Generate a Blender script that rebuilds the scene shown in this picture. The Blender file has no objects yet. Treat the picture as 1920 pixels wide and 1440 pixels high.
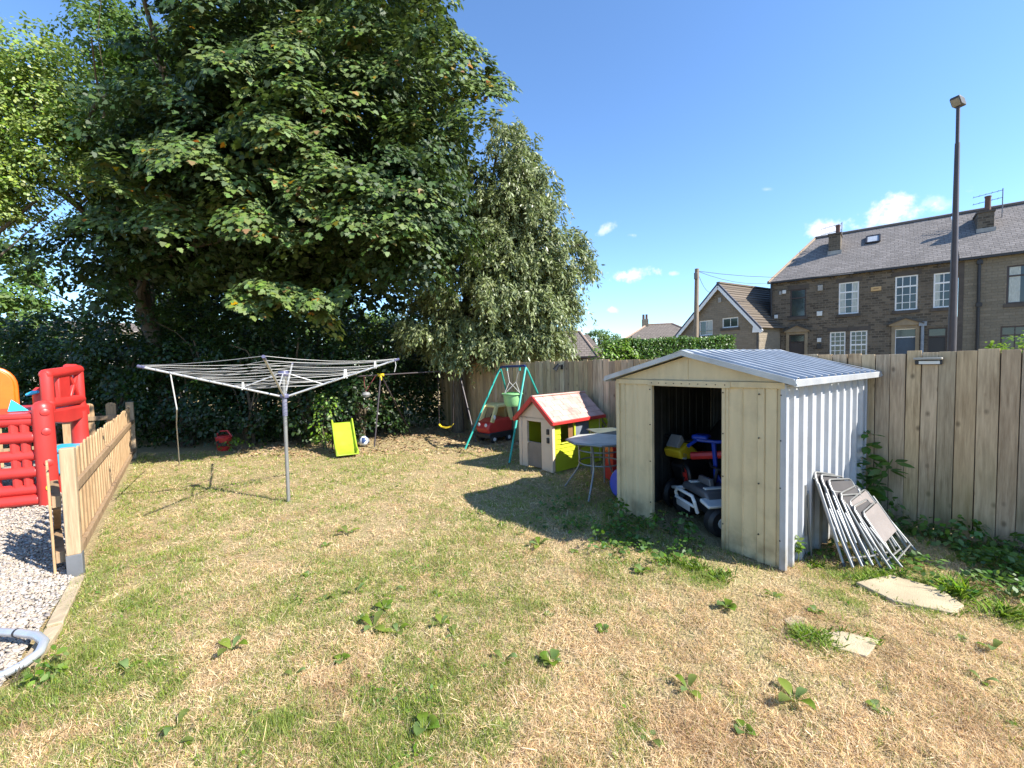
import bpy, bmesh, math, random
import numpy as np
from mathutils import Vector, Matrix, noise as mnoise

random.seed(7)
rng = np.random.default_rng(11)
S = bpy.context.scene
COL = S.collection
V = Vector

# ------------------------------------------------------------------ camera
H = 1.8
FPX = 800.0
PITCH, ROLL = math.radians(2.86), math.radians(1.3)
_f = np.array([0, math.cos(PITCH), -math.sin(PITCH)])
_u0 = np.array([0, math.sin(PITCH), math.cos(PITCH)])
_r0 = np.array([1.0, 0, 0])
_r = _r0 * math.cos(ROLL) - _u0 * math.sin(ROLL)
_u = _u0 * math.cos(ROLL) + _r0 * math.sin(ROLL)


def ray(x, y):
    return _r * ((x - 960) / FPX) + _u * ((720 - y) / FPX) + _f


def G(x, y, z=0.0):
    d = ray(x, y)
    p = np.array([0, 0, H]) + d * ((z - H) / d[2])
    return V(p)


def at(x, y, Y):
    d = ray(x, y)
    p = np.array([0, 0, H]) + d * (Y / d[1])
    return V(p)


cam = bpy.data.cameras.new("camera")
cam_o = bpy.data.objects.new("camera", cam)
COL.objects.link(cam_o)
cam_o.matrix_world = Matrix(((_r[0], _u[0], -_f[0], 0), (_r[1], _u[1], -_f[1], 0),
                             (_r[2], _u[2], -_f[2], H), (0, 0, 0, 1)))
cam.sensor_fit = 'HORIZONTAL'
cam.sensor_width = 36.0
cam.lens = 36.0 * FPX / 1920
cam.clip_start = 0.05
cam.clip_end = 3000
S.camera = cam_o

# ------------------------------------------------------------------ materials
def nodes(name):
    m = bpy.data.materials.new(name)
    m.use_nodes = True
    nt = m.node_tree
    b = nt.nodes['Principled BSDF']
    return m, nt, b


def N(nt, t, **k):
    n = nt.nodes.new(t)
    for a, v in k.items():
        setattr(n, a, v)
    return n


def mixc(nt, fac, a, b, mode='MIX'):
    n = N(nt, 'ShaderNodeMix', data_type='RGBA', blend_type=mode)
    L = nt.links
    for sock, val in ((0, fac), (6, a), (7, b)):
        if hasattr(val, 'is_linked') or hasattr(val, 'links'):
            L.new(val, n.inputs[sock])
        elif sock == 0:
            n.inputs[0].default_value = val
        else:
            n.inputs[sock].default_value = (*val[:3], 1)
    return n.outputs[2]


def noise_fac(nt, scale, vec=None, detail=4, stretch=None, lo=.3, hi=.7, rough=.55):
    L = nt.links
    if vec is None:
        tc = N(nt, 'ShaderNodeTexCoord')
        vec = tc.outputs['Object']
    if stretch:
        mp = N(nt, 'ShaderNodeMapping')
        mp.inputs['Scale'].default_value = stretch
        L.new(vec, mp.inputs[0])
        vec = mp.outputs[0]
    n = N(nt, 'ShaderNodeTexNoise')
    n.inputs['Scale'].default_value = scale
    n.inputs['Detail'].default_value = detail
    n.inputs['Roughness'].default_value = rough
    L.new(vec, n.inputs['Vector'])
    r = N(nt, 'ShaderNodeMapRange')
    r.inputs[1].default_value = lo
    r.inputs[2].default_value = hi
    L.new(n.outputs['Fac'], r.inputs[0])
    return r.outputs[0]


def bump(nt, b, h, strength=.3, dist=.01):
    n = N(nt, 'ShaderNodeBump')
    n.inputs['Strength'].default_value = strength
    n.inputs['Distance'].default_value = dist
    nt.links.new(h, n.inputs['Height'])
    nt.links.new(n.outputs[0], b.inputs['Normal'])


def island_hsv(nt, col, val=.3, hue=.02, sat=.15):
    """random value / hue per loose piece"""
    g = N(nt, 'ShaderNodeNewGeometry')
    h = N(nt, 'ShaderNodeHueSaturation')
    L = nt.links

    def rng_node(mul, add, lo, hi):
        w = N(nt, 'ShaderNodeTexWhiteNoise', noise_dimensions='1D')
        m = N(nt, 'ShaderNodeMath', operation='ADD')
        m.inputs[1].default_value = add
        L.new(g.outputs['Random Per Island'], m.inputs[0])
        L.new(m.outputs[0], w.inputs['W'])
        r = N(nt, 'ShaderNodeMapRange')
        r.inputs[3].default_value = lo
        r.inputs[4].default_value = hi
        L.new(w.outputs['Value'], r.inputs[0])
        return r.outputs[0]
    L.new(rng_node(1, 0.0, 1 - val, 1 + val), h.inputs['Value'])
    L.new(rng_node(1, 3.1, .5 - hue, .5 + hue), h.inputs['Hue'])
    L.new(rng_node(1, 7.7, 1 - sat, 1 + sat), h.inputs['Saturation'])
    L.new(col, h.inputs['Color'])
    return h.outputs[0]


def M(name, col, rough=.55, metal=0, var=.15, scale=6, bmp=0, bscale=60, spec=.5, stretch=None,
      island=0, col2=None, dirt=0, dscale=3, splash=0):
    m, nt, b = nodes(name)
    L = nt.links
    c = np.array(col)
    a_ = c * (1 - var)
    b_ = np.array(col2) if col2 is not None else np.minimum(c * (1 + var), 1)
    f = noise_fac(nt, scale, stretch=stretch)
    out = mixc(nt, f, tuple(a_), tuple(b_))
    if dirt:
        d = noise_fac(nt, dscale, lo=.5, hi=.75, detail=6)
        mm = N(nt, 'ShaderNodeMath', operation='MULTIPLY')
        mm.inputs[1].default_value = dirt
        L.new(d, mm.inputs[0])
        out = mixc(nt, mm.outputs[0], out, (.10, .085, .06))
    if splash:          # mud and algae splashed up from the soil
        tz_ = N(nt, 'ShaderNodeTexCoord')
        sz_ = N(nt, 'ShaderNodeSeparateXYZ')
        L.new(tz_.outputs['Object'], sz_.inputs[0])
        rz_ = N(nt, 'ShaderNodeMapRange')
        rz_.inputs[1].default_value = splash
        rz_.inputs[2].default_value = 0
        L.new(sz_.outputs[2], rz_.inputs[0])
        mz_ = N(nt, 'ShaderNodeMath', operation='MULTIPLY')
        L.new(rz_.outputs[0], mz_.inputs[0])
        L.new(noise_fac(nt, 9, lo=.35, hi=.7, detail=6), mz_.inputs[1])
        out = mixc(nt, mz_.outputs[0], out, (.17, .135, .07))
    if island:
        out = island_hsv(nt, out, island)
    L.new(out, b.inputs['Base Color'])
    b.inputs['Roughness'].default_value = rough
    b.inputs['Metallic'].default_value = metal
    b.inputs['Specular IOR Level'].default_value = spec
    if bmp:
        bump(nt, b, noise_fac(nt, bscale, stretch=stretch, lo=0, hi=1), bmp)
    return m


def leafmat(name, col, col2, val=.35, hue=.025, trans=.35, rough=.45, spec=.4, tcol=None, patch=None):
    m, nt, b = nodes(name)
    L = nt.links
    g = N(nt, 'ShaderNodeNewGeometry')
    base = mixc(nt, g.outputs['Random Per Island'], col, col2)
    if patch:
        base = mixc(nt, mulv(nt, noise_fac(nt, 1.6, detail=5, lo=.48, hi=.68), .75), base, patch)
    base = island_hsv(nt, base, val, hue, .2)
    L.new(base, b.inputs['Base Color'])
    b.inputs['Roughness'].default_value = rough
    b.inputs['Specular IOR Level'].default_value = spec
    tr = N(nt, 'ShaderNodeBsdfTranslucent')
    tb = mixc(nt, .6, base, tcol or (.25, .4, .04), 'MIX')
    L.new(tb, tr.inputs[0])
    mx = N(nt, 'ShaderNodeMixShader')
    mx.inputs[0].default_value = trans
    L.new(b.outputs[0], mx.inputs[1])
    L.new(tr.outputs[0], mx.inputs[2])
    L.new(mx.outputs[0], nt.nodes['Material Output'].inputs[0])
    return m


def wood(name, c1, c2, grain=(14, 14, 1.0), island=.2, knots=True, green=0):
    """boards standing along z"""
    m, nt, b = nodes(name)
    L = nt.links
    g = N(nt, 'ShaderNodeNewGeometry')
    tc = N(nt, 'ShaderNodeTexCoord')
    off = N(nt, 'ShaderNodeVectorMath', operation='MULTIPLY_ADD')
    cmb = N(nt, 'ShaderNodeCombineXYZ')
    for i in range(3):
        L.new(g.outputs['Random Per Island'], cmb.inputs[i])
    off.inputs[1].default_value = (37, 19, 53)
    L.new(cmb.outputs[0], off.inputs[0])
    L.new(tc.outputs['Object'], off.inputs[2])
    v = off.outputs[0]
    f = noise_fac(nt, 3.2, v, 6, grain, .32, .68, .65)
    col = mixc(nt, f, c1, c2)
    f2 = noise_fac(nt, 1.3, v, 3, (1, 1, .8), .35, .7)
    col = mixc(nt, mulv(nt, f2, .45), col, tuple(np.array(c2) * 1.12))
    if knots:
        vo = N(nt, 'ShaderNodeTexVoronoi')
        vo.inputs['Scale'].default_value = 5.5
        mp = N(nt, 'ShaderNodeMapping')
        mp.inputs['Scale'].default_value = (1.2, 1.2, .75)
        L.new(v, mp.inputs[0])
        L.new(mp.outputs[0], vo.inputs['Vector'])
        r = N(nt, 'ShaderNodeMapRange')
        r.inputs[1].default_value = .05
        r.inputs[2].default_value = .16
        r.inputs[3].default_value = .7
        r.inputs[4].default_value = 0
        L.new(vo.outputs['Distance'], r.inputs[0])
        col = mixc(nt, r.outputs[0], col, tuple(np.array(c1) * .4))
    if green:
        sp = N(nt, 'ShaderNodeSeparateXYZ')
        L.new(tc.outputs['Object'], sp.inputs[0])
        r = N(nt, 'ShaderNodeMapRange')
        r.inputs[1].default_value = 1.0
        r.inputs[2].default_value = 0.0
        r.inputs[4].default_value = green
        L.new(sp.outputs[2], r.inputs[0])
        fg = noise_fac(nt, 2.5, v, 4, (1, 1, .5), .35, .65)
        mm = N(nt, 'ShaderNodeMath', operation='MULTIPLY')
        L.new(r.outputs[0], mm.inputs[0])
        L.new(fg, mm.inputs[1])
        col = mixc(nt, mm.outputs[0], col, (.19, .17, .06))
    col = island_hsv(nt, col, island, .008, .15)
    L.new(col, b.inputs['Base Color'])
    b.inputs['Roughness'].default_value = .8
    b.inputs['Specular IOR Level'].default_value = .25
    bump(nt, b, f, .35, .004)
    return m


def mulv(nt, s, k):
    mm = N(nt, 'ShaderNodeMath', operation='MULTIPLY')
    mm.inputs[1].default_value = k
    nt.links.new(s, mm.inputs[0])
    return mm.outputs[0]


def brickmat(name, c1, c2, mortar, bw, bh, ms=.012, rough=.85, bmp=.6, var=.5, roof=False, squash=1):
    m, nt, b = nodes(name)
    L = nt.links
    tc = N(nt, 'ShaderNodeTexCoord')
    sp = N(nt, 'ShaderNodeSeparateXYZ')
    L.new(tc.outputs['Object'], sp.inputs[0])
    cm = N(nt, 'ShaderNodeCombineXYZ')
    if roof:
        L.new(sp.outputs[0], cm.inputs[0])
    else:
        ad = N(nt, 'ShaderNodeMath', operation='ADD')
        L.new(sp.outputs[0], ad.inputs[0])
        L.new(sp.outputs[1], ad.inputs[1])
        L.new(ad.outputs[0], cm.inputs[0])
    L.new(sp.outputs[2], cm.inputs[1])
    wob = N(nt, 'ShaderNodeTexNoise')
    wob.inputs['Scale'].default_value = 1.2
    L.new(cm.outputs[0], wob.inputs['Vector'])
    va = N(nt, 'ShaderNodeVectorMath', operation='MULTIPLY_ADD')
    va.inputs[1].default_value = (.08, .03, 0) if not roof else (.01, .01, 0)
    L.new(wob.outputs['Color'], va.inputs[0])
    L.new(cm.outputs[0], va.inputs[2])
    br = N(nt, 'ShaderNodeTexBrick')
    br.inputs['Scale'].default_value = 1
    br.inputs['Brick Width'].default_value = bw
    br.inputs['Row Height'].default_value = bh
    br.inputs['Mortar Size'].default_value = ms
    br.inputs['Mortar Smooth'].default_value = .3
    br.inputs['Color1'].default_value = (*c1, 1)
    br.inputs['Color2'].default_value = (*c2, 1)
    br.inputs['Mortar'].default_value = (*mortar, 1)
    L.new(va.outputs[0], br.inputs['Vector'])
    f = noise_fac(nt, .9, cm.outputs[0], 5, None, .3, .7)
    f2 = noise_fac(nt, 14, cm.outputs[0], 3, None, .25, .75)
    col = mixc(nt, mulv(nt, f, var), br.outputs['Color'], tuple(np.array(c1) * .55))
    col = mixc(nt, mulv(nt, f2, .35), col, tuple(np.array(c2) * 1.25))
    L.new(col, b.inputs['Base Color'])
    b.inputs['Roughness'].default_value = rough
    b.inputs['Specular IOR Level'].default_value = .25
    inv = N(nt, 'ShaderNodeMath', operation='SUBTRACT')
    inv.inputs[0].default_value = 1
    L.new(br.outputs['Fac'], inv.inputs[1])
    ad2 = N(nt, 'ShaderNodeMath', operation='ADD')
    L.new(inv.outputs[0], ad2.inputs[0])
    L.new(mulv(nt, f2, .5), ad2.inputs[1])
    bump(nt, b, ad2.outputs[0], bmp, .02)
    return m


# ------------------------------------------------------------------ mesh helpers
class MB:
    def __init__(s):
        s.v, s.f = [], []

    def add(s, vs, fs, T=None):
        o = len(s.v)
        for p in vs:
            p = V(p)
            if T is not None:
                p = T @ p
            s.v.append(p)
        s.f += [tuple(i + o for i in q) for q in fs]
        return s

    def box(s, c, d, R=None):
        x, y, z = (k / 2 for k in d)
        vs = [V((a, b, e)) for a in (-x, x) for b in (-y, y) for e in (-z, z)]
        if R is not None:
            vs = [R @ p for p in vs]
        vs = [p + V(c) for p in vs]
        return s.add(vs, [(0, 1, 3, 2), (4, 6, 7, 5), (0, 4, 5, 1), (2, 3, 7, 6), (0, 2, 6, 4), (1, 5, 7, 3)])

    def bx(s, x0, x1, y0, y1, z0, z1):
        return s.box(((x0 + x1) / 2, (y0 + y1) / 2, (z0 + z1) / 2), (abs(x1 - x0), abs(y1 - y0), abs(z1 - z0)))

    def bar(s, p0, p1, w, h, up=(0, 0, 1)):
        p0, p1 = V(p0), V(p1)
        d = (p1 - p0)
        a = d.normalized()
        u = V(up)
        if abs(a.dot(u)) > .98:
            u = V((1, 0, 0))
        sd = a.cross(u).normalized()
        u = sd.cross(a)
        R = Matrix((sd, a, u)).transposed()
        return s.box((p0 + p1) / 2, (w, d.length, h), R)

    def tube(s, pts, r, n=8, caps=True, closed=False):
        pts = [V(p) for p in pts]
        k = len(pts)
        rr = r if hasattr(r, '__len__') else [r] * k
        o = len(s.v)
        prev = None
        for i in range(k):
            if closed:
                t = pts[(i + 1) % k] - pts[i - 1]
            else:
                t = pts[min(i + 1, k - 1)] - pts[max(i - 1, 0)]
            t.normalize()
            if prev is None:
                a = V((0, 0, 1)) if abs(t.z) < .9 else V((1, 0, 0))
            else:
                a = prev
            sd = (a - t * a.dot(t))
            if sd.length < 1e-6:
                sd = t.orthogonal()
            sd.normalize()
            prev = sd
            b = t.cross(sd)
            for j in range(n):
                q = 2 * math.pi * j / n
                s.v.append(pts[i] + (sd * math.cos(q) + b * math.sin(q)) * rr[i])
        m = k if closed else k - 1
        for i in range(m):
            i2 = (i + 1) % k
            for j in range(n):
                j2 = (j + 1) % n
                s.f.append((o + i * n + j, o + i * n + j2, o + i2 * n + j2, o + i2 * n + j))
        if caps and not closed:
            s.f.append(tuple(o + j for j in range(n))[::-1])
            s.f.append(tuple(o + (k - 1) * n + j for j in range(n)))
        return s

    def pill(s, p0, p1, r, n=12):
        """capsule-like log with rounded ends"""
        p0, p1 = V(p0), V(p1)
        d = (p1 - p0).normalized()
        ks = (0, .35, .7, 1)
        sh = [r * (.62 + .38 * math.sin(k * math.pi / 2)) for k in ks]
        pts = [p0 + d * (.6 * k * r) for k in ks] + [p1 - d * (.6 * k * r) for k in ks[::-1]]
        rad = sh + sh[::-1]
        return s.tube(pts, rad, n)

    def prism(s, poly, y0, y1, T=None):
        """poly in (x,z) extruded y0..y1"""
        n = len(poly)
        vs = [(p[0], y0, p[1]) for p in poly] + [(p[0], y1, p[1]) for p in poly]
        fs = [tuple(range(n)), tuple(range(2 * n - 1, n - 1, -1))]
        fs += [(i, i + n, (i + 1) % n + n, (i + 1) % n) for i in range(n)]
        return s.add(vs, fs, T)

    def ball(s, c, r, n=12, m=8, sc=(1, 1, 1), R=None):
        vs, fs = [], []
        for i in range(m + 1):
            a = math.pi * i / m
            for j in range(n):
                q = 2 * math.pi * j / n
                p = V((math.sin(a) * math.cos(q) * sc[0], math.sin(a) * math.sin(q) * sc[1], math.cos(a) * sc[2])) * r
                if R is not None:
                    p = R @ p
                vs.append(V(c) + p)
        for i in range(m):
            for j in range(n):
                fs.append((i * n + j, (i + 1) * n + j, (i + 1) * n + (j + 1) % n, i * n + (j + 1) % n))
        return s.add(vs, fs)

    def lathe(s, prof, c=(0, 0, 0), n=20, T=None):
        vs, fs = [], []
        for r, z in prof:
            for j in range(n):
                q = 2 * math.pi * j / n
                vs.append(V(c) + V((r * math.cos(q), r * math.sin(q), z)))
        for i in range(len(prof) - 1):
            for j in range(n):
                fs.append((i * n + j, i * n + (j + 1) % n, (i + 1) * n + (j + 1) % n, (i + 1) * n + j))
        return s.add(vs, fs, T)

    def build(s, name, mat, parent=None, bevel=0, smooth=True, seg=2):
        me = bpy.data.meshes.new(name)
        me.from_pydata([tuple(p) for p in s.v], [], s.f)
        bm = bmesh.new()
        bm.from_mesh(me)
        bmesh.ops.remove_doubles(bm, verts=bm.verts, dist=1e-6)
        bmesh.ops.recalc_face_normals(bm, faces=bm.faces)
        bm.to_mesh(me)
        bm.free()
        me.materials.append(mat)
        if smooth:
            me.polygons.foreach_set('use_smooth', [True] * len(me.polygons))
            me.set_sharp_from_angle(angle=math.radians(35))
        o = bpy.data.objects.new(name, me)
        COL.objects.link(o)
        if parent is not None:
            o.parent = parent
        if bevel:
            md = o.modifiers.new('bevel', 'BEVEL')
            md.width = bevel
            md.segments = seg
            md.limit_method = 'ANGLE'
            md.angle_limit = math.radians(40)
        return o


def tag(o, label, cat, group=None):
    o['label'] = label
    o['category'] = cat
    if group:
        o['group'] = group
    return o


def thing(name, label, cat, loc=(0, 0, 0), rz=0, group=None):
    o = bpy.data.objects.new(name, None)
    o.empty_display_size = .2
    COL.objects.link(o)
    o.location = loc
    o.rotation_euler = (0, 0, rz)
    return tag(o, label, cat, group)


def copy_tree(o, parent=None):
    c = o.copy()
    COL.objects.link(c)
    if parent is not None:
        c.parent = parent
    for ch in list(o.children):
        copy_tree(ch, c)
    return c


def struct(o):
    o['kind'] = 'structure'
    return o


def stuff(o):
    o['kind'] = 'stuff'
    return o


def nrm(a):
    return a / np.maximum(np.linalg.norm(a, axis=-1, keepdims=True), 1e-9)


LOBED = np.array([(0, 0, 0), (.2, .02, .02), (.44, -.02, 0), (.36, .2, .04), (.62, .42, -.02), (.32, .42, .04), (.3, .66, 0),
                  (0, 1.0, -.08), (-.3, .66, 0), (-.32, .42, .04), (-.62, .42, -.02), (-.36, .2, .04), (-.44, -.02, 0), (-.2, .02, .02)])
DIAM = np.array([(0, 0, 0), (.3, .45, .05), (0, 1, -.06), (-.3, .45, .05)])
LANCE = np.array([(0, 0, 0), (.12, .35, .02), (.09, .7, .0), (0, 1, -.05), (-.09, .7, 0), (-.12, .35, .02)])
OVAL = np.array([(0, 0, 0), (.26, .25, .03), (.3, .55, .03), (0, 1, -.05), (-.3, .55, .03), (-.26, .25, .03)])
BLADE = np.array([(-.5, 0, 0), (.5, 0, 0), (.42, .55, .012), (0, 1, 0), (-.42, .55, .012)])


def leaves(name, mat, pos, nor, tip, size, tpl, parent=None, width=None):
    """one mesh of many leaf-shaped faces"""
    nor = nrm(nor)
    sd = nrm(np.cross(tip, nor))
    tp = np.cross(nor, sd)
    K = len(tpl)
    n = len(pos)
    w = size if width is None else width
    vs = (pos[:, None, :] + sd[:, None, :] * (tpl[None, :, 0] * w[:, None])[..., None]
          + tp[:, None, :] * (tpl[None, :, 1] * size[:, None])[..., None]
          + nor[:, None, :] * (tpl[None, :, 2] * size[:, None])[..., None]).reshape(-1, 3)
    me = bpy.data.meshes.new(name)
    me.vertices.add(n * K)
    me.vertices.foreach_set('co', vs.astype(np.float32).ravel())
    me.loops.add(n * K)
    me.loops.foreach_set('vertex_index', np.arange(n * K, dtype=np.int32))
    me.polygons.add(n)
    me.polygons.foreach_set('loop_start', np.arange(0, n * K, K, dtype=np.int32))
    me.polygons.foreach_set('loop_total', np.full(n, K, dtype=np.int32))
    me.update(calc_edges=True)
    me.materials.append(mat)
    o = bpy.data.objects.new(name, me)
    COL.objects.link(o)
    if parent is not None:
        o.parent = parent
    return o


def vnoise(x, y, scale, seed=0):
    x = np.asarray(x) * scale + seed * 17.3
    y = np.asarray(y) * scale - seed * 9.1
    xi, yi = np.floor(x), np.floor(y)
    fx, fy = x - xi, y - yi
    fx = fx * fx * (3 - 2 * fx)
    fy = fy * fy * (3 - 2 * fy)

    def h(a, b):
        q = np.sin(a * 127.1 + b * 311.7 + seed * 74.7) * 43758.5453
        return q - np.floor(q)
    return (h(xi, yi) * (1 - fx) + h(xi + 1, yi) * fx) * (1 - fy) + (h(xi, yi + 1) * (1 - fx) + h(xi + 1, yi + 1) * fx) * fy


def rand_unit(n):
    return nrm(rng.normal(size=(n, 3)))


# ------------------------------------------------------------------ shared materials
W_FENCE = wood('weathered_fence_wood', (.26, .18, .105), (.58, .44, .28), island=.24, green=.75)
W_PICKET = wood('picket_wood', (.22, .14, .085), (.44, .305, .20), island=.25)
W_POST = wood('post_wood', (.24, .16, .10), (.46, .345, .235), island=.1)
CREAM = M('cream_paint', (.56, .455, .275), .45, var=.08, scale=3, dirt=.3, dscale=4, stretch=(5, 5, .8), splash=.38)
SHEDBLUE = M('pale_blue_grey_paint', (.41, .42, .44), .45, var=.07, dirt=.2, dscale=4, stretch=(5, 5, .8), splash=.3)
ROOFMETAL = M('galvanised_roof', (.42, .43, .44), .42, .3, .14, 5, dirt=.35)
STEEL = M('silver_tube', (.26, .26, .25), .4, .45, .08, 9)
ALU = M('dull_aluminium', (.46, .465, .47), .4, .4, .08, 9)
DARK = M('black_plastic', (.02, .02, .022), .5, var=.2)
BLACKIRON = M('dark_painted_iron', (.055, .042, .045), .45, var=.2, scale=3)
WHITEP = M('white_plastic', (.62, .63, .62), .35, var=.05)
RED = M('red_plastic', (.50, .035, .03), .38, var=.1, scale=4)
ORANGE = M('orange_plastic', (.70, .14, .012), .38, var=.08)
CYAN = M('cyan_plastic', (.03, .42, .68), .38, var=.08)
YEL = M('yellow_plastic', (.75, .55, .03), .4, var=.08)
LIME = M('lime_plastic', (.42, .46, .02), .42, var=.08, dirt=.12)
BEIGE = M('beige_plastic', (.62, .47, .34), .5, var=.05, dirt=.12)
TEAL = M('teal_paint', (.03, .33, .27), .4, var=.12)
BLUE = M('blue_plastic', (.015, .05, .38), .35, var=.12)
MINT = M('mint_green_plastic', (.28, .55, .24), .4, var=.08)
LINE = M('white_cord', (.44, .43, .405), .6, var=.06)
BARK = M('bark', (.11, .085, .055), .9, var=.4, scale=9, bmp=.8, bscale=25, stretch=(4, 4, .7))
GLASS, _nt, _b = nodes('window_glass')
_b.inputs['Base Color'].default_value = (.03, .04, .045, 1)
_b.inputs['Roughness'].default_value = .06
_b.inputs['Specular IOR Level'].default_value = .7
STONE = brickmat('sooty_stone', (.038, .032, .026), (.185, .15, .11), (.18, .155, .125), .27, .12, .016, var=.45)
STONE2 = brickmat('buff_stone', (.155, .135, .10), (.22, .19, .145), (.13, .115, .09), .36, .13, .01, var=.3)
GABLESTONE = brickmat('gable_stone', (.185, .155, .115), (.25, .21, .16), (.17, .145, .115), .34, .11, .008, var=.15)
SLATE = brickmat('stone_slate', (.15, .135, .125), (.24, .215, .20), (.06, .055, .05), .30, .11, .012, var=.25, roof=True)
TILE_BROWN = brickmat('brown_roof_tile', (.115, .092, .072), (.165, .132, .10), (.03, .024, .02), .5, .16, .03, var=.15, roof=True)
TILE_FAR = brickmat('dull_roof_tile', (.14, .118, .10), (.19, .158, .135), (.07, .06, .05), .3, .15, .02, var=.2, roof=True)
ASHLAR = M('dressed_stone', (.26, .205, .135), .85, var=.2, scale=3)
DKSTONE = M('sooty_dressed_stone', (.075, .062, .052), .85, var=.25, scale=3)

# ------------------------------------------------------------------ world, sun
SUN_EL = math.radians(39)
SUN_AZ = math.atan2(.91, -.415)          # clockwise from +Y
to_sun = V((math.sin(SUN_AZ) * math.cos(SUN_EL), math.cos(SUN_AZ) * math.cos(SUN_EL), math.sin(SUN_EL)))
w = bpy.data.worlds.new("World")
S.world = w
w.use_nodes = True
nt = w.node_tree
bg = nt.nodes['Background']
sky = nt.nodes.new('ShaderNodeTexSky')
sky.sky_type = 'NISHITA'
sky.sun_disc = False
sky.sun_elevation = SUN_EL
sky.sun_rotation = SUN_AZ
sky.altitude = 150
sky.air_density = 1.0
sky.dust_density = .1
sky.ozone_density = 3.0
bg.inputs['Strength'].default_value = .10
# small fair-weather clouds, part of the sky itself (placed by direction)
tc = nt.nodes.new('ShaderNodeTexCoord')
cn = nt.nodes.new('ShaderNodeTexNoise')
cn.inputs['Scale'].default_value = 32
cn.inputs['Detail'].default_value = 7
cn.inputs['Roughness'].default_value = .6
nt.links.new(tc.outputs['Generated'], cn.inputs['Vector'])
acc = None


def WM(op, a, b=None, c=None):
    n = nt.nodes.new('ShaderNodeMath')
    n.operation = op
    for i, x in enumerate((a, b, c)):
        if x is None:
            continue
        if isinstance(x, (int, float)):
            n.inputs[i].default_value = x
        else:
            nt.links.new(x, n.inputs[i])
    return n.outputs[0]


def wdot(vec):
    n = nt.nodes.new('ShaderNodeVectorMath')
    n.operation = 'DOT_PRODUCT'
    nt.links.new(tc.outputs['Generated'], n.inputs[0])
    n.inputs[1].default_value = tuple(vec)
    return n.outputs['Value']


for (x, y, rx, ry, tilt, gain) in ((1178, 517, 46, 15, -4, 1.0), (1136, 429, 22, 10, -32, .62), (1181, 441, 11, 5, 0, .4), (1142, 580, 11, 6, 5, .8),
                                   (1257, 513, 11, 5, 0, .45), (1660, 402, 75, 33, -14, 1.15), (1545, 432, 45, 20, -12, .85), (1432, 355, 12, 5, 0, .25),
                                   (1740, 380, 35, 16, 0, .35), (1090, 622, 40, 8, 0, .35)):
    d = V(ray(x, y)).normalized()
    ti = math.radians(tilt)
    a = V(ray(x + 10 * math.cos(ti), y + 10 * math.sin(ti))).normalized() - d
    a.normalize()
    b = d.cross(a)
    k = V(ray(x, y)).length * FPX
    u = WM('MULTIPLY', wdot(a), k / rx)
    v_ = WM('MULTIPLY', wdot(b), k / ry)
    r2 = WM('ADD', WM('MULTIPLY', u, u), WM('MULTIPLY', v_, v_))
    fr = WM('GREATER_THAN', wdot(d), .5)
    e = WM('SUBTRACT', 1.0, WM('SQRT', r2))
    e = WM('ADD', e, WM('MULTIPLY', WM('SUBTRACT', cn.outputs['Fac'], .5), 2.9))
    mr = nt.nodes.new('ShaderNodeMapRange')
    mr.interpolation_type = 'SMOOTHSTEP'
    mr.inputs[1].default_value = .0
    mr.inputs[2].default_value = 1.0
    mr.inputs[4].default_value = gain
    nt.links.new(e, mr.inputs[0])
    near = WM('LESS_THAN', r2, 5.0)
    c_ = WM('MULTIPLY', WM('MULTIPLY', mr.outputs[0], fr), near)
    acc = c_ if acc is None else WM('MAXIMUM', acc, c_)
acc = WM('MINIMUM', acc, .97)
cm = nt.nodes.new('ShaderNodeMix')
cm.data_type = 'RGBA'
nt.links.new(acc, cm.inputs[0])
tint = nt.nodes.new('ShaderNodeMix')
tint.data_type = 'RGBA'
tint.blend_type = 'MULTIPLY'
tint.inputs[0].default_value = 1
nt.links.new(sky.outputs[0], tint.inputs[6])
tint.inputs[7].default_value = (.98, 1.18, 1.36, 1)
nt.links.new(tint.outputs[2], cm.inputs[6])
cm.inputs[7].default_value = (5.9, 6.0, 6.4, 1)
nt.links.new(cm.outputs[2], bg.inputs['Color'])

sun = bpy.data.lights.new('sun', 'SUN')
sun.energy = 5.0
sun.angle = math.radians(.5)
sun.color = (1, .95, .86)
so = bpy.data.objects.new('sun', sun)
COL.objects.link(so)
so.rotation_euler = to_sun.to_track_quat('Z', 'Y').to_euler()
so.location = to_sun * 40
S.view_settings.view_transform = 'Standard'
S.view_settings.look = 'None'
S.view_settings.gamma = 1
S.view_settings.exposure = 1.2
# ------------------------------------------------------------------ ground
FO, FD, FN = np.array([4.658, 3.826]), np.array([-.6, .8]), np.array([.8, .6])
PO, PD = np.array([-3.944, 3.717]), np.array([-.6157, .788])
SO_ANG = -0.95229
SOX = np.array([1.7487, 4.2369])
SX, SY = np.array([.58, -.815]), np.array([.815, .58])


def left_edge(y):
    """x of the lawn's left boundary"""
    y = np.asarray(y, float)
    return np.where(y > 3.72, PO[0] + (y - PO[1]) * PD[0] / PD[1] + .06,
                    np.where(y > 2.35, -2.93 + (y - 2.35) * (-3.88 + 2.93) / 1.37, -2.93 + (2.35 - y) * .1))


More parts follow.
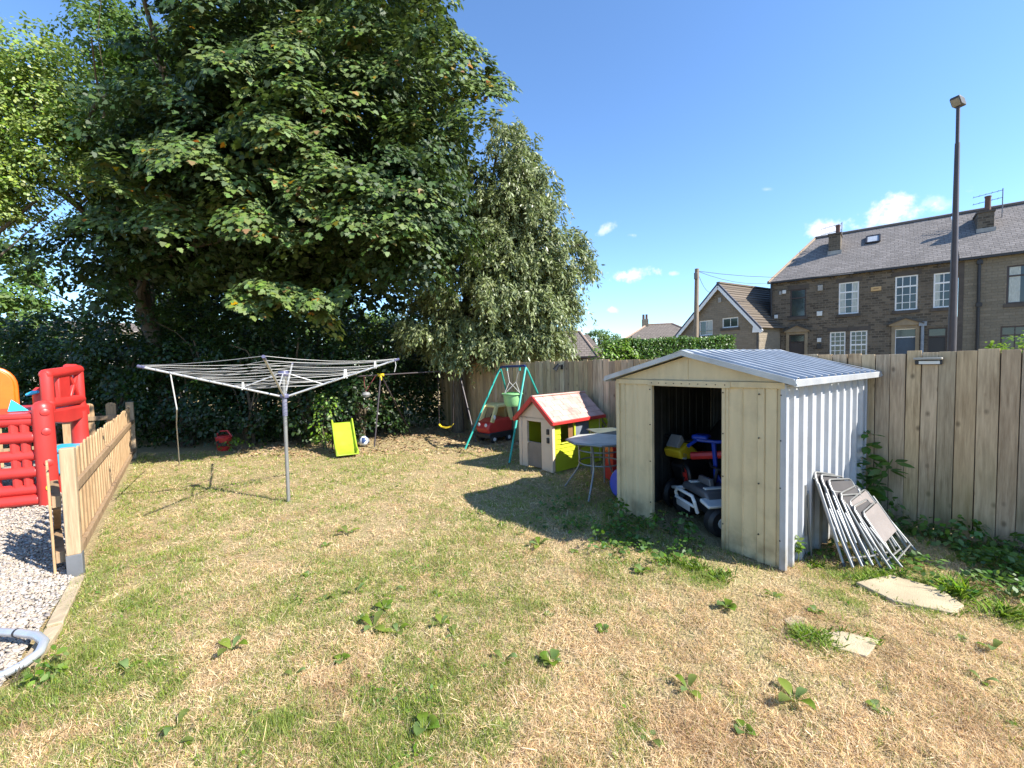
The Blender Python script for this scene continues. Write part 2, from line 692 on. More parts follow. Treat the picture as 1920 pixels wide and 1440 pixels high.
m, nt, b = nodes('dry_lawn_soil')
L = nt.links
f1 = noise_fac(nt, .9, detail=5, lo=.35, hi=.65)
f2 = noise_fac(nt, 55, detail=4, lo=.25, hi=.75)
f3 = noise_fac(nt, 9, detail=5, lo=.3, hi=.7)
c = mixc(nt, f2, (.14, .098, .058), (.60, .44, .26))
c = mixc(nt, mulv(nt, f3, .5), c, (.42, .31, .17))
c = mixc(nt, mulv(nt, f1, .4), c, (.32, .32, .12))
L.new(c, b.inputs['Base Color'])
b.inputs['Roughness'].default_value = .95
b.inputs['Specular IOR Level'].default_value = .1
bump(nt, b, f2, .8, .02)
SOIL = m


def axis(lo, hi, step, far):
    a = list(np.arange(lo, hi + 1e-6, step))
    out = []
    s, x = step, lo
    while x > -far:
        s *= 1.6
        x -= s
        out.append(x)
    pre = out[::-1]
    s, x = step, hi
    post = []
    while x < far:
        s *= 1.6
        x += s
        post.append(x)
    return np.array(pre + a + post)


xs, ys = axis(-10, 6, .08, 1500), axis(.4, 13, .08, 1500)
XX, YY = np.meshgrid(xs, ys, indexing='ij')


def ground_z(x, y):
    near = (np.abs(x) < 14) & (y > 0) & (y < 15)
    z = (vnoise(x, y, .9, 1) - .5) * .04 + (vnoise(x, y, 4, 2) - .5) * .028 + (vnoise(x, y, 11, 3) - .5) * .012 - .012
    return np.where(near, z, -.03)


ZZ = ground_z(XX, YY)
me = bpy.data.meshes.new('ground')
nx, ny = len(xs), len(ys)
idx = np.arange(nx * ny).reshape(nx, ny)
q = np.stack([idx[:-1, :-1], idx[1:, :-1], idx[1:, 1:], idx[:-1, 1:]], -1).reshape(-1, 4)
me.from_pydata(np.stack([XX, YY, ZZ], -1).reshape(-1, 3).tolist(), [], q.tolist())
me.polygons.foreach_set('use_smooth', [True] * len(me.polygons))
me.materials.append(SOIL)
o = bpy.data.objects.new('ground', me)
COL.objects.link(o)
struct(o)

# gravel bed on the left
gb = MB()
gp = [(-4.02, 3.74), (-3.86, 3.64), (-2.97, 2.36), (-2.97, 1.2), (-12, 1.2), (-12, 9.2), (-8.2, 9.05)]
gb.add([(x, y, .012) for x, y in gp], [tuple(range(len(gp)))])
struct(gb.build('gravel_bed', M('gravel_base', (.30, .27, .235), .95, var=.5, scale=45, bmp=1, bscale=70)))


def poly_mask(x, y, poly):
    ins = np.zeros(len(x), bool)
    n = len(poly)
    for i in range(n):
        (x1, y1), (x2, y2) = poly[i], poly[(i + 1) % n]
        c_ = ((y1 > y) != (y2 > y)) & (x < (x2 - x1) * (y - y1) / (y2 - y1 + 1e-12) + x1)
        ins ^= c_
    return ins


npb = 36000
py = 1.9 + 5.3 * rng.random(npb) ** 1.3
pxx = -1.22 * py - 1.6 * rng.random(npb) + (1.22 * py - 2.9) * rng.random(npb)
k = poly_mask(pxx, py, gp) & (pxx < -2.9) & (pxx > -1.3 * py - .8)
pxx, py = pxx[k], py[k]
n = len(pxx)
ico = bmesh.new()
bmesh.ops.create_icosphere(ico, subdivisions=1, radius=1)
iv = np.array([v.co[:] for v in ico.verts])
ifc = np.array([[v.index for v in f.verts] for f in ico.faces])
ico.free()
sz = rng.uniform(.008, .017, n)
scl = rng.uniform(.6, 1.3, (n, 1, 3)) * np.array([1, 1, .65])
P = iv[None] * scl * (1 + .25 * rng.normal(size=(n, 12, 1)).clip(-1, 1))
a = rng.random(n) * 6.28
ca, sa = np.cos(a), np.sin(a)
P = np.stack([P[..., 0] * ca[:, None] - P[..., 1] * sa[:, None], P[..., 0] * sa[:, None] + P[..., 1] * ca[:, None], P[..., 2]], -1)
P = P * sz[:, None, None] + np.stack([pxx, py, .012 + sz * .45 + .012 * rng.random(n)], -1)[:, None]
F3 = (ifc[None] + np.arange(n)[:, None, None] * 12).reshape(-1, 3)
me = bpy.data.meshes.new('gravel')
me.vertices.add(n * 12)
me.vertices.foreach_set('co', P.astype(np.float32).ravel())
me.loops.add(F3.size)
me.loops.foreach_set('vertex_index', F3.astype(np.int32).ravel())
me.polygons.add(len(F3))
me.polygons.foreach_set('loop_start', np.arange(0, F3.size, 3, dtype=np.int32))
me.polygons.foreach_set('loop_total', np.full(len(F3), 3, dtype=np.int32))
me.update(calc_edges=True)
gm, nt, b = nodes('gravel_stone')
g = N(nt, 'ShaderNodeNewGeometry')
cr = N(nt, 'ShaderNodeValToRGB')
nt.links.new(g.outputs['Random Per Island'], cr.inputs[0])
el = cr.color_ramp.elements
el[0].color = (.33, .28, .23, 1)
el[1].color = (.50, .47, .42, 1)
for p_, c_ in ((.25, (.44, .37, .30)), (.5, (.36, .29, .22)), (.7, (.40, .38, .36)), (.85, (.26, .23, .21))):
    e = el.new(p_)
    e.color = (*c_, 1)
cr.color_ramp.interpolation = 'CONSTANT'
nt.links.new(cr.outputs[0], b.inputs['Base Color'])
b.inputs['Roughness'].default_value = .8
me.materials.append(gm)
o = bpy.data.objects.new('gravel', me)
COL.objects.link(o)
stuff(o)

# timber edging between gravel and lawn
e = MB()
e.bar((-3.80, 3.62, .012), (-3.27, 2.93, .012), .085, .05)
tag(e.build('timber_edging', M('grey_edging_wood', (.40, .31, .20), .85, var=.25, scale=14, stretch=(1, .3, 1), bmp=.4), bevel=.006),
    'long weathered timber edging board between the gravel and the lawn', 'edging', 'edging boards along the gravel')
e = MB()
e.bar((-3.24, 2.90, .008), (-3.0, 2.52, .01), .085, .05)
tag(e.build('timber_edging', bpy.data.materials['grey_edging_wood'], bevel=.006),
    'short timber edging board beside the bent grey metal tube', 'edging', 'edging boards along the gravel')

# paving slabs
SLAB = M('buff_paving', (.45, .36, .23), .9, var=.2, scale=7, bmp=.5, bscale=120, dirt=.6, dscale=3.5)
s = MB()
s.add([(*p, z) for z in (.024, -.02) for p in ((2.66, 3.26), (3.02, 3.36), (3.20, 3.14), (3.15, 2.92), (2.98, 2.84), (2.72, 3.0))],
      [(0, 1, 2, 3, 4, 5), (11, 10, 9, 8, 7, 6)] + [(i, i + 6, (i + 1) % 6 + 6, (i + 1) % 6) for i in range(6)])
tag(s.build('paving_slab', SLAB, bevel=.006), 'large buff paving slab on the ground beside the folded chairs', 'paving slab', 'buff slabs set in the lawn')
s = MB()
sp = [G(1520, 1196), G(1575, 1188), G(1650, 1206), G(1625, 1236), G(1572, 1222)]
SLAB2 = [(p.x, p.y) for p in sp]
s.add([(p.x, p.y, .022) for p in sp] + [(p.x, p.y, -.03) for p in sp], [(0, 1, 2, 3, 4)] + [(i, i + 5, (i + 1) % 5 + 5, (i + 1) % 5) for i in range(5)])
tag(s.build('paving_slab', SLAB, bevel=.005), 'half buried buff slab in dry grass, nearer than the large slab', 'paving slab', 'buff slabs set in the lawn')
s = MB()
sp = [G(1468, 1166), G(1490, 1158), G(1512, 1164), G(1508, 1176), G(1480, 1178)]
s.add([(p.x, p.y, .022) for p in sp] + [(p.x, p.y, -.03) for p in sp], [(0, 1, 2, 3, 4)] + [(i, i + 5, (i + 1) % 5 + 5, (i + 1) % 5) for i in range(5)])
tag(s.build('paving_slab', SLAB, bevel=.005), 'smallest scrap of buff slab showing behind a grass tuft', 'paving slab', 'buff slabs set in the lawn')


# ------------------------------------------------------------------ grass
def lawn_points(n, y0, y1, p):
    y = (y0 ** (1 - p) + (y1 ** (1 - p) - y0 ** (1 - p)) * rng.random(n)) ** (1 / (1 - p))
    x = (rng.random(n) * 2 - 1) * (1.28 * y + .7)
    ok = (x > left_edge(y)) & (x * FN[0] + y * FN[1] < 5.95)
    u = (x - SOX[0]) * SX[0] + (y - SOX[1]) * SX[1]
    v = (x - SOX[0]) * SY[0] + (y - SOX[1]) * SY[1]
    ok &= ~((np.abs(u) < .86) & (v > .0) & (v < 1.93))
    ok &= ~poly_mask(x, y, [(2.7, 3.23), (3.0, 3.32), (3.17, 3.14), (3.12, 2.94), (2.98, 2.87), (2.74, 3.02)])
    ok &= ~poly_mask(x, y, SLAB2)
    x, y = x[ok], y[ok]
    return x, y


def shade_zone(x, y):
    """damp strip along the fence foot and in front of the shed, where the ground stays green"""
    d = 5.98 - (x * FN[0] + y * FN[1])
    u = (x - SOX[0]) * SX[0] + (y - SOX[1]) * SX[1]
    v = (x - SOX[0]) * SY[0] + (y - SOX[1]) * SY[1]
    a_ = np.clip(1.35 - d / 1.5, 0, 1) * (u > .9)
    b_ = np.clip(1 - np.abs(v + .45) / .8, 0, 1) * np.clip(1.6 - np.abs(u + .65) / .85, 0, 1)
    return np.clip(np.maximum(a_, b_), 0, 1)


def greenness(x, y):
    g_ = vnoise(x, y, 1.0, 5) * .5 + vnoise(x, y, 2.7, 6) * .4 + vnoise(x, y, 7, 7) * .3 - .055 - .12 * np.clip(x / 2 - .2, -.5, 1) * np.clip((4.4 - y) / 1.5, 0, 1)
    g_ += .05 * np.clip((y - 3.2) / 2, -1, 1) - .12 * np.clip((x - .3) / 1.5, -.8, 1) * np.clip((4.2 - y) / 2, 0, 1)
    g_ += .30 * shade_zone(x, y) + .10 * np.clip((y - 4.2) / 2, 0, 1)
    g_ += .22 * np.exp(-(((x - left_edge(y)) - .15) / .22) ** 2)
    for px_, py_, r_, k_ in TUFTS:
        g_ += k_ * np.exp(-((x - px_) ** 2 + (y - py_) ** 2) / r_ ** 2)
    return g_


TUFTS = []
for (a_, b_, r_, k_) in ((1290, 1075, .22, .5), (1330, 1095, .18, .4), (510, 1390, .13, .55), (260, 1180, .16, .4), (1515, 1195, .1, .7), (1500, 1205, .08, .5),
                         (140, 1290, .16, .4), (160, 1230, .14, .4), (1640, 1080, .16, .7), (1580, 1075, .14, .5), (1790, 1105, .12, .6), (1870, 1150, .15, .5), (541, 935, .1, .6),
                         (1010, 1140, .12, .35), (880, 985, .4, .15), (720, 870, .6, .2), (300, 1100, .3, .15), (420, 1370, .2, .2), (980, 985, .3, .3), (1150, 1050, .3, .3), (840, 1070, .3, .12), (700, 960, .5, .12)):
    p = G(a_, b_)
    TUFTS.append((p.x, p.y, r_, k_))

STRAW = leafmat('dry_grass_blade', (.95, .765, .48), (.56, .39, .225), .38, .014, .42, .75, .15, (.85, .68, .40), (.42, .27, .15))
GREEN = leafmat('green_grass_blade', (.20, .29, .055), (.39, .42, .12), .32, .02, .45, .5, .3, (.40, .52, .08))

# dry thatch
x, y = lawn_points(560000, 1.55, 9.3, 1.75)
keep = (rng.random(len(x)) < np.clip((vnoise(x, y, 4.5, 21) * .55 + vnoise(x, y, 13, 22) * .55 - .28) * 2.4, .12, 1)) & (rng.random(len(x)) > .55 * shade_zone(x, y))
x, y = x[keep], y[keep]
n = len(x)
az = rng.random(n) * 6.283
tilt = np.abs(rng.normal(0, .2, n)).clip(0, 1.1)
tip = np.stack([np.cos(az) * np.cos(tilt), np.sin(az) * np.cos(tilt), np.sin(tilt)], -1)
nor = np.stack([-np.cos(az) * np.sin(tilt), -np.sin(az) * np.sin(tilt), np.cos(tilt)], -1) + rng.normal(0, .3, (n, 3))
ln = rng.uniform(.015, .05, n) * (1 + (rng.random(n) > .96) * 1.2) * (1 + .05 * y)
wd = rng.uniform(.0018, .0036, n) * np.maximum(1, y / 3.2)
z = ground_z(x, y) + .004 + .012 * rng.random(n)
stuff(leaves('dry_grass', STRAW, np.stack([x, y, z], -1), nor, tip, ln, BLADE, None, wd))

# green blades, thicker in patches
x, y = lawn_points(640000, 1.55, 9.3, 1.6)
gn = greenness(x, y)
keep = rng.random(len(x)) < np.clip((gn - .40) * 2.6, .08, 1) * (.35 + 1.1 * np.clip(vnoise(x, y, 11, 9) * 1.6 - .4, 0, 1))
x, y, gn = x[keep], y[keep], gn[keep]
n = len(x)
az = rng.random(n) * 6.283
tilt = rng.normal(.75, .35, n).clip(.05, 1.45)
tip = np.stack([np.cos(az) * np.cos(tilt), np.sin(az) * np.cos(tilt), np.sin(tilt)], -1)
nor = np.stack([-np.cos(az) * np.sin(tilt), -np.sin(az) * np.sin(tilt), np.cos(tilt)], -1) + rng.normal(0, .3, (n, 3))
tall = np.clip((gn - .75) * 1.6, 0, 1)
ln = rng.uniform(.022, .055, n) * (1 + 1.2 * tall)
wd = rng.uniform(.0018, .0034, n) * np.maximum(1, y / 3.2)
z = ground_z(x, y)
stuff(leaves('green_grass', GREEN, np.stack([x, y, z], -1), nor, tip, ln, BLADE, None, wd))

# long arching grass by the big slab
x, y, ln = [], [], []
for (a_, b_, n_, l_) in ((1790, 1110, 60, .17), (1815, 1120, 45, .17), (1870, 1150, 50, .13), (1905, 1160, 40, .13), (1640, 1082, 160, .08), (1600, 1085, 90, .07), (1680, 1078, 90, .08), (1510, 1200, 130, .08), (1540, 1205, 90, .07),
                         (1300, 1065, 160, .09), (1250, 1055, 100, .08), (1350, 1080, 120, .08), (1530, 1060, 60, .08)):
    p = G(a_, b_)
    x += list(p.x + rng.normal(0, .05, n_))
    y += list(p.y + rng.normal(0, .04, n_))
    ln += list(l_ * rng.uniform(.6, 1.3, n_))
for poly_ in ([(2.66, 3.26), (3.02, 3.36), (3.20, 3.14), (3.15, 2.92), (2.98, 2.84), (2.72, 3.0)], SLAB2):
    for i in range(len(poly_)):
        (xa_, ya_), (xb_, yb_) = poly_[i], poly_[(i + 1) % len(poly_)]
        m_n = int(55 * math.hypot(xb_ - xa_, yb_ - ya_) / .3)
        f_ = rng.random(m_n)
        f_ = f_[vnoise(xa_ + (xb_ - xa_) * f_, ya_ + (yb_ - ya_) * f_, 9, 81) > .35]
        x += list(xa_ + (xb_ - xa_) * f_ + rng.normal(0, .018, len(f_)))
        y += list(ya_ + (yb_ - ya_) * f_ + rng.normal(0, .018, len(f_)))
        ln += list(rng.uniform(.025, .075, len(f_)))
x, y, ln = np.array(x), np.array(y), np.array(ln)
n = len(x)
az = rng.random(n) * 6.283
tilt = rng.uniform(.6, 1.4, n)
tip = np.stack([np.cos(az) * np.cos(tilt), np.sin(az) * np.cos(tilt), np.sin(tilt)], -1)
nor = np.stack([-np.cos(az) * np.sin(tilt), -np.sin(az) * np.sin(tilt), np.cos(tilt)], -1)
arch = np.array([(-.5, 0, 0), (.5, 0, 0), (.45, .4, -.02), (.3, .8, -.2), (0, .95, -.4), (-.3, .8, -.2), (-.45, .4, -.02)])
stuff(leaves('tall_grass', leafmat('bright_grass_blade', (.16, .30, .03), (.26, .36, .06), .2, .02, .4, .45), np.stack([x, y, ground_z(x, y)], -1), nor, tip, ln, arch, None, rng.uniform(.004, .008, n)))

# scattered tufts, some green and some dry, standing above the mown turf
tx_, ty_ = lawn_points(2300, 1.6, 8.5, 1.35)
gt = greenness(tx_, ty_)
for nm_, mt_, sel_, hh in (('grass_tufts', GREEN, gt > .5, (.025, .07)), ('dry_tufts', STRAW, gt <= .5, (.02, .055))):
    cx_, cy_ = tx_[sel_], ty_[sel_]
    nb_ = 26
    r_ = rng.uniform(.015, .05, len(cx_))
    x = np.repeat(cx_, nb_) + rng.normal(0, 1, len(cx_) * nb_) * np.repeat(r_, nb_)
    y = np.repeat(cy_, nb_) + rng.normal(0, 1, len(cx_) * nb_) * np.repeat(r_, nb_)
    n = len(x)
    az = rng.random(n) * 6.283
    tilt = rng.normal(.95, .3, n).clip(.2, 1.5)
    tip = np.stack([np.cos(az) * np.cos(tilt), np.sin(az) * np.cos(tilt), np.sin(tilt)], -1)
    nor = np.stack([-np.cos(az) * np.sin(tilt), -np.sin(az) * np.sin(tilt), np.cos(tilt)], -1) + rng.normal(0, .2, (n, 3))
    ok_ = (x > left_edge(y))
    stuff(leaves(nm_, mt_, np.stack([x, y, ground_z(x, y)], -1)[ok_], nor[ok_], tip[ok_], (rng.uniform(*hh, n) * np.repeat(rng.uniform(.6, 1.2, len(cx_)), nb_))[ok_], BLADE, None, (rng.uniform(.002, .0038, n) * np.maximum(1, y / 3.5))[ok_]))

# longer fallen stalks
x, y = lawn_points(420, 1.6, 4.5, 1.3)
n = len(x)
az = rng.normal(.4, .8, n)
tip = np.stack([np.cos(az), np.sin(az), rng.normal(0, .06, n)], -1)
stuff(leaves('fallen_stalks', STRAW, np.stack([x, y, ground_z(x, y) + .02], -1), np.tile([0, 0, 1.], (n, 1)) + rng.normal(0, .12, (n, 3)), tip, rng.uniform(.06, .2, n), np.array([(-.5, 0, 0), (.5, 0, 0), (.4, .6, .015), (0, 1, 0), (-.4, .6, .015)]), None, rng.uniform(.0014, .0032, n)))

# low leafy weeds in the damp strips (ground cover)
WEEDM = leafmat('weed_leaf', (.06, .13, .025), (.10, .19, .035), .35, .02, .3, .5)
x, y = lawn_points(110000, 2.2, 7.5, 1.2)
sh = shade_zone(x, y)
keep = rng.random(len(x)) < np.clip(sh - .2, 0, 1) * 1.3 * (vnoise(x, y, 4, 31) > .42)
x, y = x[keep], y[keep]
n = len(x)
nor = np.array([0, 0, 1.]) + rng.normal(0, .45, (n, 3))
tip = rand_unit(n) * np.array([1, 1, .4])
stuff(leaves('ground_cover', WEEDM, np.stack([x, y, ground_z(x, y) + rng.uniform(.01, .13, n) * (.4 + vnoise(x, y, 3, 33))], -1), nor, tip, rng.uniform(.025, .065, n), OVAL))
# brown leaf litter under the trees
x = rng.uniform(-6, 1, 5000)
y = rng.uniform(8.6, 13, 5000)
n = len(x)
stuff(leaves('leaf_litter', M('dead_leaf', (.30, .20, .11), .85, var=.3, island=.4), np.stack([x, y, ground_z(x, y) + .012], -1), np.array([0, 0, 1.]) + rng.normal(0, .35, (n, 3)), rand_unit(n), rng.uniform(.04, .1, n), OVAL))

# small clover-like leaves woven through the greener turf
x, y = lawn_points(150000, 1.6, 7.5, 1.6)
gn = greenness(x, y)
keep = rng.random(len(x)) < np.clip((gn - .62) * 1.6, 0, 1) * (vnoise(x, y, 5, 71) > .5)
x, y = x[keep], y[keep]
n = len(x)
stuff(leaves('clover', leafmat('clover_leaf', (.10, .19, .03), (.20, .28, .06), .3, .03, .4, .55, .25), np.stack([x, y, ground_z(x, y) + rng.uniform(.006, .03, n)], -1), np.array([0, 0, 1.]) + rng.normal(0, .4, (n, 3)), rand_unit(n), rng.uniform(.010, .028, n) * np.maximum(1, y / 4), OVAL))

# broad-leaved weeds standing alone in the lawn
DOCK = leafmat('dock_leaf', (.10, .18, .035), (.19, .26, .06), .3, .03, .4, .55, .25)


def weed_mesh(nl, r, long):
    nv = []
    vs, fs = [], []
    for i in range(nl):
        a = i * 6.283 / nl + rng.uniform(-.5, .5)
        l_ = r * rng.uniform(.7, 1.2)
        wv = l_ * (.22 if long else .36)
        el = rng.uniform(.25, .9)
        d = V((math.cos(a), math.sin(a), 0))
        s_ = V((-d.y, d.x, 0))
        o_ = len(vs)
        for k, (t, ww) in enumerate(((.0, .08), (.3, .6), (.55, 1), (.8, .75), (1, .06))):
            h = math.sin(t * 2.2) * math.sin(el) * l_ * .8
            c_ = d * (t * l_ * math.cos(el * .6)) + V((0, 0, h + .004))
            cup = ww * wv * .3
            vs += [c_ - s_ * (ww * wv) + V((0, 0, cup + rng.normal(0, .002))), c_, c_ + s_ * (ww * wv) + V((0, 0, cup + rng.normal(0, .002)))]
            if k:
                b_ = o_ + 3 * (k - 1)
                fs += [(b_, b_ + 1, b_ + 4, b_ + 3), (b_ + 1, b_ + 2, b_ + 5, b_ + 4)]
    me = bpy.data.meshes.new('weed')
    me.from_pydata([tuple(v) for v in vs], [], fs)
    me.polygons.foreach_set('use_smooth', [True] * len(me.polygons))
    me.materials.append(DOCK)
    return me


WM_ = [weed_mesh(5, .085, True), weed_mesh(7, .075, False), weed_mesh(4, .10, True), weed_mesh(6, .06, False), weed_mesh(3, .08, True)]
for i, (a_, b_) in enumerate(((690, 1160), (720, 1145), (745, 1185), (645, 1132), (668, 1112), (612, 1125), (638, 1240), (435, 1218), (580, 1082), (552, 1272), (712, 1350), (795, 1365), (828, 1168), (1030, 1152), (945, 1235),
                              (1222, 1382), (1392, 1362), (1490, 1315), (1650, 1335), (1842, 1282), (1885, 1352), (1362, 1142), (1335, 1085), (282, 1402), (330, 1368), (372, 1392), (612, 1022), (652, 1002), (942, 985), (982, 1003),
                              (1150, 1052), (1203, 1072), (1290, 1062), (1802, 1205), (1862, 1225), (1450, 1120), (1530, 1150), (700, 1178), (675, 1165), (760, 1105), (820, 1115), (1035, 1240), (1290, 1290), (480, 1335), (240, 1250), (850, 1190), (1130, 1180), (1010, 1022), (1075, 1035), (905, 965))):
    p = G(a_, b_)
    o = bpy.data.objects.new('weed', WM_[i % 5])
    COL.objects.link(o)
    o.location = (p.x, p.y, float(ground_z(p.x, p.y)))
    o.rotation_euler = (0, 0, i * 2.4)
    k = .65 + .6 * ((i * 37) % 10) / 10
    o.scale = (k, k, k * .8)
    tag(o, 'low broad leaved green weed growing alone in the dry lawn', 'weed', 'broad leaved weeds in the lawn')
p = G(1497, 1056)
t = thing('seedling', 'thin pale green seedling standing at the front corner of the shed wall', 'plant', (p.x, p.y, 0))
MB().tube([(0, 0, 0), (.004, 0, .1), (0, .004, .2)], [.004, .0035, .002], 6).build('stem', DOCK, t)
n = 22
leaves('foliage', DOCK, np.stack([np.zeros(n), np.zeros(n), rng.uniform(.08, .22, n)], -1), np.array([0, 0, 1.]) + rng.normal(0, .4, (n, 3)), rand_unit(n) + [0, 0, .4], rng.uniform(.03, .07, n), OVAL, t)
# ------------------------------------------------------------------ tall board fence
t = thing('board_fence', 'tall weathered close board timber fence running behind the shed', 'fence', (FO[0], FO[1], 0), math.atan2(.8, -.6))
bd, bk = MB(), MB()
s_ = -2.6
k = 0
while s_ < 11.4:
    wv = random.choice((.118, .125, .125, .13, .145))
    h = 1.815 + random.uniform(-.02, .022)
    if s_ > 2.2:
        h += random.uniform(-.008, .008)
    th = .018
    c = (s_ + wv / 2, random.uniform(-.003, .003), h / 2 - .03)
    R = Matrix.Rotation(random.uniform(-.004, .004), 3, 'Y') @ Matrix.Rotation(.125 + random.uniform(-.015, .015), 3, 'Z')
    R = Matrix.Rotation(random.uniform(-.005, .005), 3, 'Y') @ Matrix.Rotation(random.uniform(-.03, .03), 3, 'Z')
    bd.box(c, (wv - random.uniform(.004, .009), .016, h + .06), R)
    bk.bx(s_ + wv - .03, s_ + wv + .03, -.026, -.013, 0, h - .03)
    s_ += wv
    k += 1
bd.build('board', W_FENCE, t, bevel=.003, smooth=False, seg=1)
bk.build('gap_shade_strip', M('gap_shade_dark', (.05, .038, .025), .9, var=.3), t, smooth=False)  # strips added to block light and paint the board gaps dark
rl = MB()
for z in (.3, .95, 1.55):
    rl.bx(-2.6, 11.4, -.07, -.028, z - .035, z + .035)
rl.build('rail', W_FENCE, t, smooth=False)
for s_ in (-1.5, 1.3, 4.1, 6.9, 9.7):
    MB().bx(s_ - .05, s_ + .05, -.172, -.072, 0, 1.75).build('post', W_FENCE, t, smooth=False)


def fpos(s_, off, z):
    q = FO + FD * s_ - FN * off
    return (q[0], q[1], z)


# flood light and spot light on the fence
t = thing('flood_light', 'wide flat flood light fixed to the fence top right of the shed', 'light', fpos(.66, .02, 1.735), math.atan2(.8, -.6))
MB().bx(-.10, .10, .0, .035, -.05, -.005).build('housing', DARK, t, bevel=.006)
MB().bx(-.105, .105, .0, .085, .0, .022).build('solar_panel', M('grey_panel', (.32, .30, .26), .5), t, bevel=.005)
MB().bx(-.085, .07, .036, .042, -.045, -.012).build('lens', WHITEP, t, bevel=.003)
t = thing('spot_light', 'small black spot lamp bracketed to the fence top near the willow like tree', 'light', fpos(6.04, .02, 1.67), math.atan2(.8, -.6))
MB().bar((0, 0, .03), (-.03, .12, .07), .025, .025).bx(-.03, .03, -.004, .012, -.03, .07).build('bracket', DARK, t, bevel=.004)
MB().tube([(-.03, .1, .08), (.02, .14, .0), (.04, .16, -.04)], [.03, .045, .055], 12).build('lamp_head', DARK, t, bevel=.004)

# ------------------------------------------------------------------ shed
shed = thing('garden_shed', 'small metal garden shed with cream front, pale blue side and open doorway', 'shed', (SOX[0], SOX[1], 0), SO_ANG)
W2, DP, EZ = .875, 1.95, 1.565


def ribs(p0, p1, z0, z1, mb, prof, th=.004, out=1):
    """vertical ribbed sheet from p0 to p1; prof = [(s, depth)...]"""
    p0, p1 = V((*p0, 0)), V((*p1, 0))
    d = (p1 - p0).normalized()
    nn = V((d.y, -d.x, 0)) * out
    vs, fs = [], []
    for s_, dep in prof:
        for o_ in (0, -th):
            q = p0 + d * s_ + nn * (dep + o_)
            vs += [(q.x, q.y, z0), (q.x, q.y, z1)]
    for i in range(len(prof) - 1):
        a = i * 4
        fs += [(a, a + 4, a + 5, a + 1), (a + 2, a + 3, a + 7, a + 6), (a + 1, a + 5, a + 7, a + 3), (a, a + 2, a + 6, a + 4)]
    mb.add(vs, fs)
    return mb


def rib_profile(L_, period, flat, rise, dep, s0=0.0):
    pr = [(0, 0)]
    s_ = s0
    while s_ + flat + 2 * rise < L_:
        pr += [(s_, 0), (s_ + rise, dep), (s_ + rise + flat, dep), (s_ + 2 * rise + flat, 0)]
        s_ += period
    pr.append((L_, 0))
    out = [pr[0]]
    for q in pr[1:]:
        if q[0] > out[-1][0] + 1e-4:
            out.append(q)
    return out


prof_side = rib_profile(DP, .19, .034, .020, .030, .09)
m_ = ribs((W2, .0), (W2, DP), 0, EZ, MB(), prof_side)
m_.build('side_wall', SHEDBLUE, shed, smooth=False)
m_ = ribs((-W2, DP), (-W2, 0), 0, EZ, MB(), prof_side)
m_.build('side_wall', SHEDBLUE, shed, smooth=False)
m_ = ribs((W2, DP), (-W2, DP), 0, EZ, MB(), rib_profile(2 * W2, .155, .042, .014, .022, .05))
m_.build('back_wall', CREAM, shed, smooth=False)
SHADE_LIN = M('dark_shade_lining', (.05, .05, .045), .6, var=.3, scale=4)  # near-black sheets added inside the shed, painting in its interior shade
ribs((W2 - .012, .012), (W2 - .012, DP - .012), 0, EZ, MB(), [(s_a, -d_a) for s_a, d_a in rib_profile(DP - .03, .155, .042, .014, -.006, .05)]).build('shade_lining', SHADE_LIN, shed, smooth=False)
ribs((-W2 + .012, DP - .012), (-W2 + .012, .012), 0, EZ, MB(), rib_profile(DP - .03, .155, .042, .014, .006, .05)).build('shade_lining', SHADE_LIN, shed, smooth=False)
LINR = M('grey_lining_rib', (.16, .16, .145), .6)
ribs((W2 - .02, DP - .03), (-W2 + .02, DP - .03), 0, EZ, MB(), rib_profile(2 * W2 - .05, .155, .042, .014, -.006, .05)).build('shade_lining', SHADE_LIN, shed, smooth=False)
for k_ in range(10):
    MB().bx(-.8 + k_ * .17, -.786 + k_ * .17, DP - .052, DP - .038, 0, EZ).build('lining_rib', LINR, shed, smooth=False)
pl = [(0, 0), (.06, 0), (.065, .012), (.09, .012), (.095, 0), (.20, 0), (.215, .014), (.25, .014), (.265, 0), (.37, 0), (.375, .012), (.435, .012)]
ribs((-W2, 0), (-.44, 0), 0.0, 1.53, MB(), pl).build('front_panel', CREAM, shed, smooth=False)
pr_ = [(0, .012), (.05, .012), (.055, 0), (.17, 0), (.178, .013), (.185, 0), (.30, 0), (.31, .015), (.36, .015), (.37, 0), (.375, .012), (.46, .012), (.465, 0), (.515, 0)]
ribs((.36, 0), (W2, 0), 0.0, 1.53, MB(), pr_).build('front_panel', CREAM, shed, smooth=False)
MB().bx(-W2 - .015, W2 + .012, -.03, .03, 1.532, 1.585).bx(-.45, .44, -.036, -.03, 1.522, 1.58).build('header_rail', CREAM, shed, bevel=.003)
fr = MB()
fr.bx(-.445, -.41, -.022, .02, .0, 1.53).bx(.355, .385, -.024, .02, .0, 1.53)
fr.build('door_frame', CREAM, shed, bevel=.003)
for (x0, x1, y0, y1) in ((W2 - .02, W2 + .028, -.028, .015), (-W2 - .022, -W2 + .02, -.028, .015), (W2 - .02, W2 + .028, DP - .02, DP + .025), (-W2 - .022, -W2 + .02, DP - .02, DP + .025)):
    MB().bx(x0, x1, y0, y1, 0, EZ + .005).build('corner_trim', SHEDBLUE if x0 > 0 else CREAM, shed, bevel=.004)
RZ, OX, OY0, OY1 = 1.85, .985, -.10, DP + .09
gb_ = MB().prism([(-W2, 1.588), (W2, 1.588), (0, 1.826)], -.012, .0)
gb_.bx(-.012, .012, -.018, -.0125, 1.59, 1.80)
gb_.build('gable_panel', CREAM, shed, smooth=False)
MB().prism([(-W2, 1.588), (W2, 1.588), (0, 1.826)], DP, DP + .012).build('gable_panel', CREAM, shed, smooth=False)
